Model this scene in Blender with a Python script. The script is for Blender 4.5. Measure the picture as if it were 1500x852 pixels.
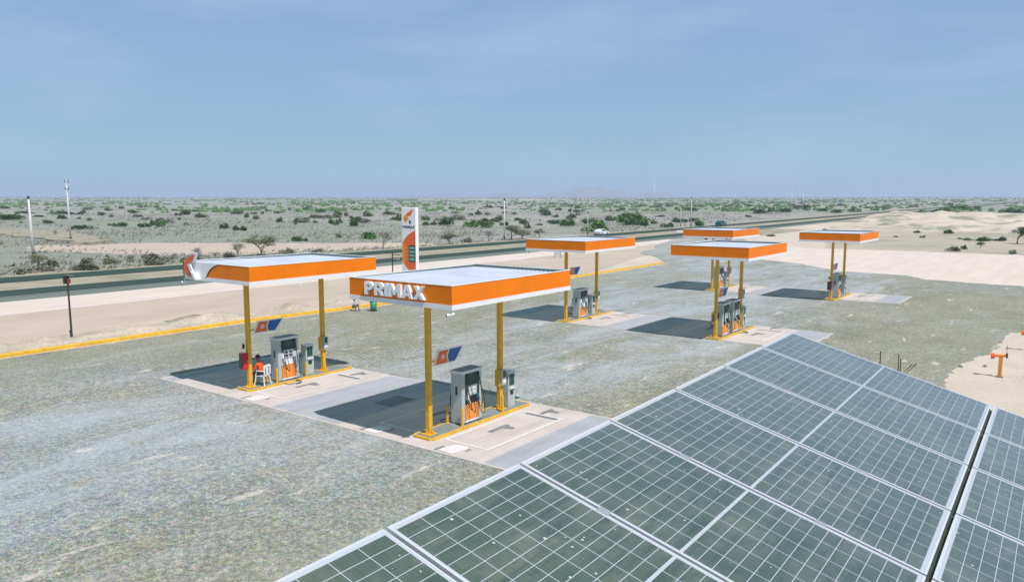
import bpy, bmesh, math, random
from mathutils import Vector, Matrix, noise
R = math.radians
random.seed(7)
sc = bpy.context.scene
for o in list(bpy.data.objects): bpy.data.objects.remove(o)

# ------------------------------------------------------------------ camera
# world axes: X runs along the rows of pads, Y along the pump islands, camera above the origin
cd = bpy.data.cameras.new('camera'); cam = bpy.data.objects.new('camera', cd); sc.collection.objects.link(cam)
cam.location = (0, 0, 7.80); cam.rotation_euler = (R(90 - 6.817), 0, R(36.80))
cd.sensor_width = 36; cd.lens = 26.73; cd.clip_start = .1; cd.clip_end = 40000
sc.camera = cam
sc.render.resolution_x = 1024; sc.render.resolution_y = 581
# ------------------------------------------------------------------ light
SUN_EL, SUN_DX, SUN_DY = R(57.5), 2.8, -0.80          # direction towards the sun on the ground plane
w = bpy.data.worlds.new("World"); sc.world = w; w.use_nodes = True
nt = w.node_tree; nt.nodes.clear()
sky = nt.nodes.new('ShaderNodeTexSky'); sky.sky_type = 'NISHITA'; sky.sun_disc = False
sky.sun_elevation = SUN_EL; sky.sun_rotation = math.atan2(SUN_DX, SUN_DY)
sky.air_density = 1.0; sky.dust_density = 0.05; sky.ozone_density = 2.0; sky.altitude = 100
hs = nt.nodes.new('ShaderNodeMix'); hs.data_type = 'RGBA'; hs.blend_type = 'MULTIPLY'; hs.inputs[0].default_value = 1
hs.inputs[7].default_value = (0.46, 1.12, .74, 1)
bg = nt.nodes.new('ShaderNodeBackground'); bg.inputs[1].default_value = 0.093
wo = nt.nodes.new('ShaderNodeOutputWorld')
mx = nt.nodes.new('ShaderNodeMix'); mx.data_type = 'RGBA'; mx.inputs[0].default_value = .65
el = nt.nodes.new('ShaderNodeSeparateXYZ'); tg = nt.nodes.new('ShaderNodeTexCoord'); nt.links.new(tg.outputs['Generated'], el.inputs[0])
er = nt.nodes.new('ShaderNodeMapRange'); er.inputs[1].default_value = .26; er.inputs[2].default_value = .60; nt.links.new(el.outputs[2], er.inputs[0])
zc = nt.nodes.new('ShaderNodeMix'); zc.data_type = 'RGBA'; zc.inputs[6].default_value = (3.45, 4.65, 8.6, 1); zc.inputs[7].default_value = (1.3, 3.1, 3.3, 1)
nt.links.new(er.outputs[0], zc.inputs[0]); nt.links.new(zc.outputs[2], mx.inputs[7])          # hazy blue sky low down; unseen teal zenith added to green the shade
tc = nt.nodes.new('ShaderNodeTexCoord'); mpn = nt.nodes.new('ShaderNodeMapping'); mpn.inputs['Scale'].default_value = (1.6, 1.6, 7)
cn = nt.nodes.new('ShaderNodeTexNoise'); cn.inputs['Scale'].default_value = 1.6; cn.inputs['Detail'].default_value = 5; cn.inputs['Roughness'].default_value = .55
cr = nt.nodes.new('ShaderNodeMapRange'); cr.inputs[1].default_value = .48; cr.inputs[2].default_value = .85; cr.inputs[3].default_value = 0; cr.inputs[4].default_value = .50
cl_ = nt.nodes.new('ShaderNodeMix'); cl_.data_type = 'RGBA'; cl_.inputs[7].default_value = (6.4, 7.4, 10.4, 1)
nt.links.new(tc.outputs['Generated'], mpn.inputs[0]); nt.links.new(mpn.outputs[0], cn.inputs['Vector']); nt.links.new(cn.outputs['Fac'], cr.inputs[0])
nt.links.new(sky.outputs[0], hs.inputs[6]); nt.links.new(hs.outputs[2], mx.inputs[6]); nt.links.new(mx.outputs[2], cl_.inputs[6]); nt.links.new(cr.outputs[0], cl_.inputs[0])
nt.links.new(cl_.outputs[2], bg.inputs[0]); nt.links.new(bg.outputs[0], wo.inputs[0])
sl = bpy.data.lights.new('sun', 'SUN'); sl.energy = 4.9; sl.angle = R(.5); sl.color = (1, .93, .925)
sun = bpy.data.objects.new('sun', sl); sc.collection.objects.link(sun)
d = Vector((SUN_DX, SUN_DY, 0)).normalized() * math.cos(SUN_EL) + Vector((0, 0, math.sin(SUN_EL)))
sun.rotation_euler = d.to_track_quat('Z', 'Y').to_euler(); sun.location = (0, 0, 60)
sc.view_settings.view_transform = 'Standard'; sc.view_settings.look = 'None'
sc.view_settings.exposure = 0.0; sc.view_settings.gamma = 1

# ------------------------------------------------------------------ materials
def lnk(t, a, b): t.links.new(a, b)
def nmat(name):
    m = bpy.data.materials.new(name); m.use_nodes = True
    return m, m.node_tree, m.node_tree.nodes['Principled BSDF']
def pos_vec(t, scale=(1, 1, 1), kind='geo', rot=0):
    if kind == 'geo': s = t.nodes.new('ShaderNodeNewGeometry').outputs['Position']
    else: s = t.nodes.new('ShaderNodeTexCoord').outputs['Object']
    mp = t.nodes.new('ShaderNodeMapping'); mp.inputs['Scale'].default_value = scale; mp.inputs['Rotation'].default_value = (0, 0, rot)
    lnk(t, s, mp.inputs[0]); return mp.outputs[0]
def noise_tex(t, vec, scale, detail=4, rough=.6, dist=0):
    n = t.nodes.new('ShaderNodeTexNoise'); n.inputs['Scale'].default_value = scale; n.inputs['Detail'].default_value = detail
    n.inputs['Roughness'].default_value = rough; n.inputs['Distortion'].default_value = dist
    lnk(t, vec, n.inputs['Vector']); return n.outputs['Fac']
def ramp(t, fac, stops):
    r = t.nodes.new('ShaderNodeValToRGB'); e = r.color_ramp.elements
    while len(e) < len(stops): e.new(.5)
    for k, (p, c) in enumerate(stops):
        e[k].position = p; e[k].color = tuple(c) + (1,) if len(c) == 3 else c
    lnk(t, fac, r.inputs[0]); return r.outputs[0]
def mix(t, fac, a, b, mode='MIX'):
    m = t.nodes.new('ShaderNodeMix'); m.data_type = 'RGBA'; m.blend_type = mode
    if isinstance(fac, (int, float)): m.inputs[0].default_value = fac
    else: lnk(t, fac, m.inputs[0])
    for s, k in ((a, 6), (b, 7)):
        if isinstance(s, tuple): m.inputs[k].default_value = s + (1,) if len(s) == 3 else s
        else: lnk(t, s, m.inputs[k])
    return m.outputs[2]
def math_n(t, op, a, b=None, c=None):
    m = t.nodes.new('ShaderNodeMath'); m.operation = op
    for k, s in enumerate((a, b, c)):
        if s is None: continue
        if isinstance(s, (int, float)): m.inputs[k].default_value = s
        else: lnk(t, s, m.inputs[k])
    return m.outputs[0]
def bump(t, bs, h, strength, dist=.02):
    b = t.nodes.new('ShaderNodeBump'); b.inputs['Strength'].default_value = strength; b.inputs['Distance'].default_value = dist
    lnk(t, h, b.inputs['Height']); lnk(t, b.outputs[0], bs.inputs['Normal'])
def plain(name, col, rough=.5, var=.12, scale=3, metal=0, kind='obj', bumpy=0, spec=.5):
    m, t, b = nmat(name)
    v = pos_vec(t, kind=kind); f = noise_tex(t, v, scale, 5)
    c1 = tuple(max(0, c * (1 - var)) for c in col); c2 = tuple(min(1, c * (1 + var)) for c in col)
    lnk(t, ramp(t, f, [(.3, c1), (.7, c2)]), b.inputs['Base Color'])
    b.inputs['Roughness'].default_value = rough; b.inputs['Metallic'].default_value = metal
    b.inputs['Specular IOR Level'].default_value = spec
    if bumpy: bump(t, b, noise_tex(t, v, scale * 8, 4), bumpy)
    return m

def gravel_mat():
    m, t, b = nmat('gravel')
    p = pos_vec(t)
    fine = noise_tex(t, p, 9.0, 2, .8); grit = noise_tex(t, p, 21.0, 2, .8); clump = noise_tex(t, p, 2.2, 5, .75)
    med = noise_tex(t, p, .35, 6, .62)
    pst = pos_vec(t, (.38, .12, 1), rot=R(4)); streak = noise_tex(t, pst, 1.0, 8, .68, .8)
    pst2 = pos_vec(t, (1.5, .42, 1), rot=R(-3)); streak2 = noise_tex(t, pst2, 1.0, 5, .55, .5)
    big = noise_tex(t, p, .045, 4, .5); gate = noise_tex(t, p, .10, 4, .6)
    base = ramp(t, med, [(.30, (.175, .205, .180)), (.50, (.250, .258, .205)), (.70, (.285, .310, .300))])
    base = mix(t, ramp(t, big, [(.42, (0, 0, 0)), (.6, (1, 1, 1))]), base, mix(t, med, (.215, .245, .245), (.32, .345, .345)))
    base = mix(t, ramp(t, gate, [(.47, (0, 0, 0)), (.62, (.6, .6, .6))]), base, mix(t, med, (.255, .240, .180), (.345, .33, .27)))
    base = mix(t, .8, base, ramp(t, clump, [(.30, (.62, .68, .68)), (.5, (1, 1, 1)), (.70, (1.28, 1.25, 1.18))]), 'MULTIPLY')
    base = mix(t, 1.0, base, ramp(t, fine, [(.28, (.52, .56, .55)), (.5, (.92, .92, .90)), (.72, (1.45, 1.38, 1.27))]), 'MULTIPLY')
    base = mix(t, 1.0, base, ramp(t, grit, [(.32, (.42, .47, .48)), (.5, (.94, .94, .92)), (.68, (1.6, 1.53, 1.44))]), 'MULTIPLY')
    cn_ = t.nodes.new('ShaderNodeTexNoise'); cn_.inputs['Scale'].default_value = 6; cn_.inputs['Detail'].default_value = 3; lnk(t, p, cn_.inputs['Vector'])
    vv = t.nodes.new('ShaderNodeVectorMath'); vv.operation = 'MULTIPLY_ADD'; lnk(t, cn_.outputs['Color'], vv.inputs[0]); vv.inputs[1].default_value = (1.1, .7, 1.3); vv.inputs[2].default_value = (.45, .65, .35)
    base = mix(t, .9, base, vv.outputs[0], 'MULTIPLY')
    base = mix(t, 1.0, base, (1.09, 1.07, 1.08), 'MULTIPLY')
    sp_ = t.nodes.new('ShaderNodeSeparateXYZ'); lnk(t, p, sp_.inputs[0]); gx = math_n(t, 'ADD', sp_.outputs[0], math_n(t, 'MULTIPLY', math_n(t, 'SUBTRACT', big, .5), 26)); gy = sp_.outputs[1]
    def mr(v, a, b, lo=0, hi=1):
        n_ = t.nodes.new('ShaderNodeMapRange'); n_.interpolation_type = 'SMOOTHSTEP'; n_.inputs[1].default_value = a; n_.inputs[2].default_value = b; n_.inputs[3].default_value = lo; n_.inputs[4].default_value = hi; lnk(t, v, n_.inputs[0]); return n_.outputs[0]
    olive = math_n(t, 'MAXIMUM', mr(gx, -17, -8), mr(gx, -29, -36)); olive = math_n(t, 'MULTIPLY', olive, mr(gy, 60, 90, .55, .15))
    base = mix(t, olive, base, mix(t, med, (.235, .235, .165), (.355, .345, .275)))
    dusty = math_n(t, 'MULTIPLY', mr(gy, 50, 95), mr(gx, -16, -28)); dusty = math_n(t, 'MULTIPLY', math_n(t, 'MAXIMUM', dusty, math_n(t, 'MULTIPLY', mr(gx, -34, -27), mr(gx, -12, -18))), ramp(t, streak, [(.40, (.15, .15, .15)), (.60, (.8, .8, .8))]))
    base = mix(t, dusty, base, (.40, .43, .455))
    tan = noise_tex(t, p, .8, 4, .6)
    # curved wheel marks of vehicles swinging round the islands
    vm = t.nodes.new('ShaderNodeVectorMath'); vm.operation = 'DISTANCE'; lnk(t, p, vm.inputs[0]); vm.inputs[1].default_value = (-14, 52, 0)
    cx = t.nodes.new('ShaderNodeCombineXYZ'); lnk(t, math_n(t, 'MULTIPLY', math_n(t, 'ADD', vm.outputs['Value'], math_n(t, 'MULTIPLY', big, 8)), 1.6), cx.inputs[0])
    ring = noise_tex(t, cx.outputs[0], 1.0, 3, .6)
    base = mix(t, math_n(t, 'MULTIPLY', ramp(t, ring, [(.55, (0, 0, 0)), (.66, (1, 1, 1))]), ramp(t, gate, [(.40, (.0, .0, .0)), (.60, (.22, .22, .22))])), base, (.34, .355, .33))
    base = mix(t, math_n(t, 'MULTIPLY', ramp(t, ring, [(.33, (1, 1, 1)), (.42, (0, 0, 0))]), .28), base, (.15, .17, .14))
    base = mix(t, ramp(t, tan, [(.58, (0, 0, 0)), (.74, (.5, .5, .5))]), base, (.33, .29, .19))
    base = mix(t, ramp(t, streak, [(.52, (0, 0, 0)), (.78, (.40, .40, .40))]), base, (.46, .48, .49))
    g2 = math_n(t, 'MULTIPLY', ramp(t, streak2, [(.625, (0, 0, 0)), (.70, (.9, .9, .9))]), ramp(t, clump, [(.30, (.35, .35, .35)), (.50, (1, 1, 1))]))
    base = mix(t, g2, base, (.58, .53, .48))
    base = mix(t, .55, base, ramp(t, fine, [(.28, (.55, .60, .60)), (.5, (1, 1, 1)), (.72, (1.42, 1.36, 1.28))]), 'MULTIPLY')
    lnk(t, base, b.inputs['Base Color']); b.inputs['Roughness'].default_value = .95; b.inputs['Specular IOR Level'].default_value = .1
    bump(t, b, math_n(t, 'ADD', fine, grit), .7, .04)
    return m
def sand_mat(name, c1, c2, sc1=.25, st=(.5, .15, 1), speck=.2, dark=None):
    m, t, b = nmat(name)
    p = pos_vec(t); ps = pos_vec(t, st)
    a = noise_tex(t, ps, 1.0, 6, .6, .3); f = noise_tex(t, p, 5.0, 4, .7); q = noise_tex(t, p, sc1, 5, .6)
    col = ramp(t, a, [(.3, c1), (.7, c2)])
    col = mix(t, speck, col, ramp(t, f, [(.3, (.55, .55, .52)), (.5, (1, 1, 1)), (.7, (1.2, 1.2, 1.2))]), 'MULTIPLY')
    if dark: col = mix(t, ramp(t, q, [(.52, (0, 0, 0)), (.62, (.8, .8, .8))]), col, dark)
    lnk(t, col, b.inputs['Base Color']); b.inputs['Roughness'].default_value = .95; b.inputs['Specular IOR Level'].default_value = .1
    bump(t, b, f, .3, .05)
    return m
def terrain_mat():
    m, t, b = nmat('desert_ground')
    g = t.nodes.new('ShaderNodeNewGeometry').outputs['Position']
    sx = t.nodes.new('ShaderNodeSeparateXYZ'); lnk(t, g, sx.inputs[0])
    x, y = sx.outputs[0], sx.outputs[1]
    p = pos_vec(t)
    w1 = noise_tex(t, p, .035, 6, .6); w2 = noise_tex(t, p, .22, 6, .65); w3 = noise_tex(t, p, 1.6, 4, .7); w0 = noise_tex(t, p, .006, 5, .55)
    # grey scrubland
    scrub = ramp(t, w2, [(.28, (.19, .205, .175)), (.40, (.29, .285, .275)), (.58, (.355, .35, .35)), (.72, (.48, .445, .40))])
    scrub = mix(t, ramp(t, w1, [(.40, (0, 0, 0)), (.62, (.75, .75, .75))]), scrub, ramp(t, w2, [(.3, (.25, .24, .19)), (.7, (.50, .44, .36))]))
    scrub = mix(t, ramp(t, w0, [(.44, (0, 0, 0)), (.58, (.7, .7, .7))]), scrub, (.235, .26, .20))
    w4 = noise_tex(t, pos_vec(t, rot=.4), .11, 7, .7, .4)
    scrub = mix(t, ramp(t, w4, [(.50, (0, 0, 0)), (.66, (.75, .75, .75))]), scrub, (.165, .195, .15))
    scrub = mix(t, ramp(t, w4, [(.30, (.7, .7, .7)), (.40, (0, 0, 0))]), scrub, (.44, .42, .38))
    scrub = mix(t, .7, scrub, ramp(t, w3, [(.3, (.55, .6, .55)), (.5, (1, 1, 1)), (.7, (1.3, 1.28, 1.25))]), 'MULTIPLY')
    # sand on the station side of the highway
    sand = ramp(t, w2, [(.3, (.40, .345, .27)), (.7, (.50, .44, .36))])
    sand = mix(t, ramp(t, w1, [(.45, (0, 0, 0)), (.6, (.8, .8, .8))]), sand, (.33, .315, .25))
    pale = ramp(t, w2, [(.3, (.50, .43, .35)), (.7, (.62, .54, .46))])
    wob = math_n(t, 'MULTIPLY', math_n(t, 'SUBTRACT', w1, .5), 60)
    yy = math_n(t, 'ADD', y, wob)
    pm = math_n(t, 'MULTIPLY', math_n(t, 'GREATER_THAN', yy, 212), math_n(t, 'LESS_THAN', yy, 345))
    xs = math_n(t, 'ADD', math_n(t, 'MULTIPLY', y, .16), math_n(t, 'ADD', x, math_n(t, 'MULTIPLY', wob, .3)))
    pm2 = math_n(t, 'LESS_THAN', xs, -14)                      # pale strip widening beside the highway
    pm3 = math_n(t, 'MULTIPLY', pm2, math_n(t, 'LESS_THAN', yy, 345))
    pmx = math_n(t, 'MAXIMUM', pm, pm3)
    sand = mix(t, pmx, sand, pale)
    pitn = noise_tex(t, pos_vec(t, (.030, .075, 1)), 1.0, 5, .6, .6)
    band = math_n(t, 'MULTIPLY', math_n(t, 'GREATER_THAN', y, 228), math_n(t, 'MULTIPLY', math_n(t, 'LESS_THAN', y, 320), math_n(t, 'GREATER_THAN', x, -58)))
    sand = mix(t, math_n(t, 'MULTIPLY', band, ramp(t, pitn, [(.50, (0, 0, 0)), (.56, (.9, .9, .9))])), sand, (.17, .20, .15))
    far = math_n(t, 'MAXIMUM', math_n(t, 'LESS_THAN', math_n(t, 'ADD', x, math_n(t, 'MULTIPLY', math_n(t, 'SUBTRACT', w2, .5), 10)), -89), math_n(t, 'GREATER_THAN', yy, 345))
    lnk(t, mix(t, far, sand, scrub), b.inputs['Base Color'])
    b.inputs['Roughness'].default_value = .97; b.inputs['Specular IOR Level'].default_value = .05
    bump(t, b, w3, .5, .25)
    return m
def concrete_mat(name, c, c2):
    m, t, b = nmat(name); p = pos_vec(t)
    a = noise_tex(t, p, .7, 6, .6); f = noise_tex(t, p, 14, 3, .7); s = noise_tex(t, pos_vec(t, (2.2, .18, 1)), 1, 5, .6, .5)
    col = ramp(t, a, [(.3, c), (.7, c2)])
    col = mix(t, ramp(t, s, [(.52, (0, 0, 0)), (.72, (.5, .5, .5))]), col, tuple(k * .72 for k in c))
    col = mix(t, .25, col, ramp(t, f, [(.3, (.7, .7, .7)), (.6, (1.1, 1.1, 1.1))]), 'MULTIPLY')
    lnk(t, col, b.inputs['Base Color']); b.inputs['Roughness'].default_value = .85; b.inputs['Specular IOR Level'].default_value = .2
    return m
def foliage_mat(name, c1, c2, c3):
    m, t, b = nmat(name)
    oi = t.nodes.new('ShaderNodeObjectInfo').outputs['Random']
    f = noise_tex(t, pos_vec(t), 1.3, 3, .6)
    k = math_n(t, 'ADD', math_n(t, 'MULTIPLY', oi, .45), math_n(t, 'MULTIPLY', f, .6))
    lnk(t, ramp(t, k, [(.25, c1), (.5, c2), (.85, c3)]), b.inputs['Base Color'])
    b.inputs['Roughness'].default_value = .7; b.inputs['Specular IOR Level'].default_value = .2
    b.inputs['Subsurface Weight'].default_value = 0
    return m
def solar_mat():
    m, t, b = nmat('solar_cells')
    o = t.nodes.new('ShaderNodeTexCoord').outputs['Object']; s = t.nodes.new('ShaderNodeSeparateXYZ'); lnk(t, o, s.inputs[0])
    xd = math_n(t, 'ABSOLUTE', math_n(t, 'SUBTRACT', s.outputs[0], .9915)); yd = math_n(t, 'ABSOLUTE', math_n(t, 'SUBTRACT', s.outputs[1], .508))
    def line(v, off, pitch, hw):
        q = math_n(t, 'DIVIDE', math_n(t, 'SUBTRACT', v, off), pitch)
        fr = math_n(t, 'FRACT', math_n(t, 'ADD', q, .5)); dd = math_n(t, 'MULTIPLY', math_n(t, 'ABSOLUTE', math_n(t, 'SUBTRACT', fr, .5)), pitch)
        return math_n(t, 'LESS_THAN', dd, hw)
    grid = math_n(t, 'MAXIMUM', line(xd, .0075, .0792, .0019), line(yd, 0, .1622, .0021))
    mid = math_n(t, 'LESS_THAN', xd, .0085); bx = math_n(t, 'GREATER_THAN', xd, .955); by = math_n(t, 'GREATER_THAN', yd, .4875)
    white = math_n(t, 'MAXIMUM', math_n(t, 'MAXIMUM', grid, mid), math_n(t, 'MAXIMUM', bx, by))
    bus = line(yd, .0162, .0324, .0007)
    p = pos_vec(t)
    vo = t.nodes.new('ShaderNodeTexVoronoi'); vo.inputs['Scale'].default_value = 17; vo.inputs['Randomness'].default_value = 1
    wv = noise_tex(t, p, 22, 2, .6); dv = math_n(t, 'ADD', 0, wv)
    lnk(t, p, vo.inputs['Vector'])
    sc_ = t.nodes.new('ShaderNodeSeparateColor'); lnk(t, vo.outputs['Color'], sc_.inputs[0])
    rad = math_n(t, 'MULTIPLY', math_n(t, 'POWER', sc_.outputs[0], 4), .155)
    spot = math_n(t, 'LESS_THAN', math_n(t, 'ADD', vo.outputs['Distance'], math_n(t, 'MULTIPLY', math_n(t, 'SUBTRACT', wv, .5), .10)), rad)
    dn = noise_tex(t, p, 3.0, 6, .7); d2 = noise_tex(t, pos_vec(t, (9, 1.1, 9)), 1.6, 6, .7, .5); d3 = noise_tex(t, p, 38, 3, .7)
    cell = ramp(t, dn, [(.32, (.050, .082, .060)), (.52, (.082, .112, .084)), (.72, (.150, .168, .128))])
    cell = mix(t, ramp(t, d2, [(.50, (0, 0, 0)), (.66, (.8, .8, .8))]), cell, (.034, .062, .046))
    cell = mix(t, ramp(t, d3, [(.70, (0, 0, 0)), (.75, (.9, .9, .9))]), cell, (.60, .60, .55))
    cell = mix(t, math_n(t, 'MULTIPLY', spot, .85), cell, (.62, .62, .57))
    cell = mix(t, math_n(t, 'MULTIPLY', bus, .25), cell, (.3, .33, .3))
    col = mix(t, math_n(t, 'MULTIPLY', white, .90), cell, (.52, .55, .60))
    lnk(t, col, b.inputs['Base Color'])
    lnk(t, math_n(t, 'ADD', math_n(t, 'MULTIPLY', dn, .25), .16), b.inputs['Roughness'])
    b.inputs['Specular IOR Level'].default_value = .5
    b.inputs['Coat Weight'].default_value = .6; b.inputs['Coat Roughness'].default_value = .30
    b.inputs['Sheen Weight'].default_value = 1.0; b.inputs['Sheen Roughness'].default_value = .34; b.inputs['Sheen Tint'].default_value = (.92, .90, 1, 1)
    return m

M = {}
M['orange'] = plain('orange_paint', (.84, .20, .001), .5, .04, 1.5, spec=.2)
def weathered(name, col, dust):
    m, t, b = nmat(name); v = pos_vec(t, kind='obj'); a = noise_tex(t, v, .9, 5, .6)
    r_ = noise_tex(t, pos_vec(t, (7, 7, .5), kind='obj'), 1.5, 5, .65)
    c0 = ramp(t, a, [(.3, tuple(k * .93 for k in col)), (.7, tuple(min(1, k * 1.05) for k in col))])
    c0 = mix(t, ramp(t, r_, [(.52, (0, 0, 0)), (.80, (.28, .28, .28))]), c0, dust)
    lnk(t, c0, b.inputs['Base Color']); b.inputs['Roughness'].default_value = .5; b.inputs['Specular IOR Level'].default_value = .2
    return m
M['orange'] = weathered('orange_boards', (.84, .20, .001), (.62, .28, .08))
M['trim'] = plain('white_trim', (.78, .78, .78), .45, .05)
M['roof'] = plain('roof_sheet', (.47, .51, .60), .55, .10, .8)
M['yellow'] = plain('yellow_paint', (.68, .37, .015), .45, .12, 4)
M['kerb_y'] = plain('kerb_yellow', (.68, .40, .035), .7, .22, 2.5, kind='geo')
M['island'] = plain('island_top', (.20, .23, .22), .85, .2, 3)
M['grey'] = plain('pump_grey', (.40, .46, .44), .45, .08, 3)
M['greyd'] = plain('pump_dark_grey', (.13, .19, .17), .5, .1, 3)
M['cap'] = plain('pump_cap', (.62, .65, .66), .4, .05)
M['glassd'] = plain('dark_screen', (.02, .07, .055), .12, .1)
M['black'] = plain('black_rubber', (.015, .018, .018), .6, .2)
M['porange'] = plain('pump_orange', (.80, .27, .045), .45, .08)
M['white'] = plain('white_paint', (.80, .80, .80), .5, .05)
M['letter'] = plain('letter_white', (.80, .82, .84), .4, .03)
M['red'] = plain('cabinet_red', (.50, .012, .016), .3, .1)
M['blue'] = plain('sign_blue', (.01, .11, .33), .4, .1)
M['sorange'] = plain('sign_orange', (.72, .13, .02), .4, .1)
M['navy'] = plain('navy_print', (.012, .03, .09), .5, .1)
M['steel'] = plain('galvanised_steel', (.55, .56, .57), .4, .08, 5, metal=.6)
M['dsteel'] = plain('dark_steel', (.03, .045, .035), .6, .2)
M['alu'] = plain('aluminium_frame', (.72, .73, .75), .35, .05, 6, metal=.3)
M['pole'] = plain('concrete_pole', (.58, .58, .58), .8, .12, 2)
M['skin'] = plain('skin', (.28, .13, .08), .6, .1)
M['shirt'] = plain('white_shirt', (.65, .55, .56), .8, .1)
M['trous'] = plain('grey_trousers', (.09, .15, .13), .8, .2)
M['oshirt'] = plain('orange_shirt', (.75, .10, .008), .8, .1)
M['dcloth'] = plain('dark_cloth', (.02, .02, .025), .8, .2)
M['teal'] = plain('bin_teal', (.01, .12, .16), .4, .1)
M['bingreen'] = plain('bin_green', (.05, .26, .14), .45, .1)
M['plastic'] = plain('white_plastic', (.75, .76, .78), .35, .04)
M['carteal'] = plain('car_teal', (.015, .10, .10), .3, .08)
M['carwhite'] = plain('car_white', (.7, .75, .78), .3, .04)
M['bark'] = plain('bark', (.14, .125, .10), .9, .25, 6)
M['screen'] = plain('display_teal', (.10, .42, .38), .3, .3, 12)
M['pinkc'] = concrete_mat('pale_concrete', (.50, .445, .405), (.60, .54, .50))
M['bluec'] = concrete_mat('grey_concrete', (.345, .355, .375), (.42, .43, .46))
M['patch'] = plain('mortar_patch', (.20, .215, .21), .9, .2, 3, kind='geo')
M['paintw'] = plain('road_paint', (.70, .66, .63), .8, .10, 6, kind='geo')
M['gravel'] = gravel_mat()
M['asphalt'] = sand_mat('asphalt', (.032, .060, .050), (.052, .086, .072), st=(1.2, .03, 1), speck=.3)
M['shoulder'] = sand_mat('shoulder', (.13, .17, .15), (.20, .23, .20), st=(1.2, .05, 1), speck=.3)
M['median'] = sand_mat('median_sand', (.30, .27, .20), (.42, .37, .29), st=(.5, .15, 1), speck=.4, dark=(.24, .235, .165))
M['tan'] = sand_mat('tan_sand', (.45, .375, .30), (.54, .455, .37), st=(.35, .12, 1), speck=.15)
M['pale'] = sand_mat('pale_sand', (.60, .51, .45), (.69, .595, .53), st=(.7, .10, 1), speck=.15)
M['rsand'] = sand_mat('soft_sand', (.50, .435, .355), (.60, .52, .435), st=(.5, .3, 1), speck=.25)
M['heap'] = sand_mat('heap_sand', (.50, .42, .34), (.64, .56, .48), sc1=.07, st=(.05, .12, 1), speck=.3, dark=(.20, .22, .16))
M['bank'] = sand_mat('bank_sand', (.38, .325, .25), (.54, .46, .38), sc1=.16, st=(1.2, .5, 1), speck=.6, dark=(.235, .215, .145))
M['soil'] = sand_mat('soil', (.20, .19, .13), (.34, .31, .22), st=(1.2, .5, 1), speck=.6, dark=(.22, .21, .14))
M['terrain'] = terrain_mat()
M['leaf'] = foliage_mat('green_foliage', (.030, .085, .030), (.065, .145, .040), (.115, .185, .058))
M['leafd'] = foliage_mat('dry_foliage', (.12, .145, .085), (.20, .215, .14), (.30, .29, .21))
M['leafl'] = foliage_mat('bright_foliage', (.05, .15, .03), (.10, .22, .045), (.15, .27, .07))
M['twig'] = foliage_mat('dry_twigs', (.17, .17, .14), (.26, .255, .215), (.36, .34, .29))
M['brush'] = foliage_mat('dry_brush', (.22, .225, .19), (.33, .32, .28), (.42, .40, .35))
M['hill'] = plain('hill_rock', (.26, .22, .20), .95, .2, .004, kind='geo')
M['cells'] = solar_mat()
M['wallp'] = plain('rendered_wall', (.55, .53, .50), .85, .08, 1)

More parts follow.
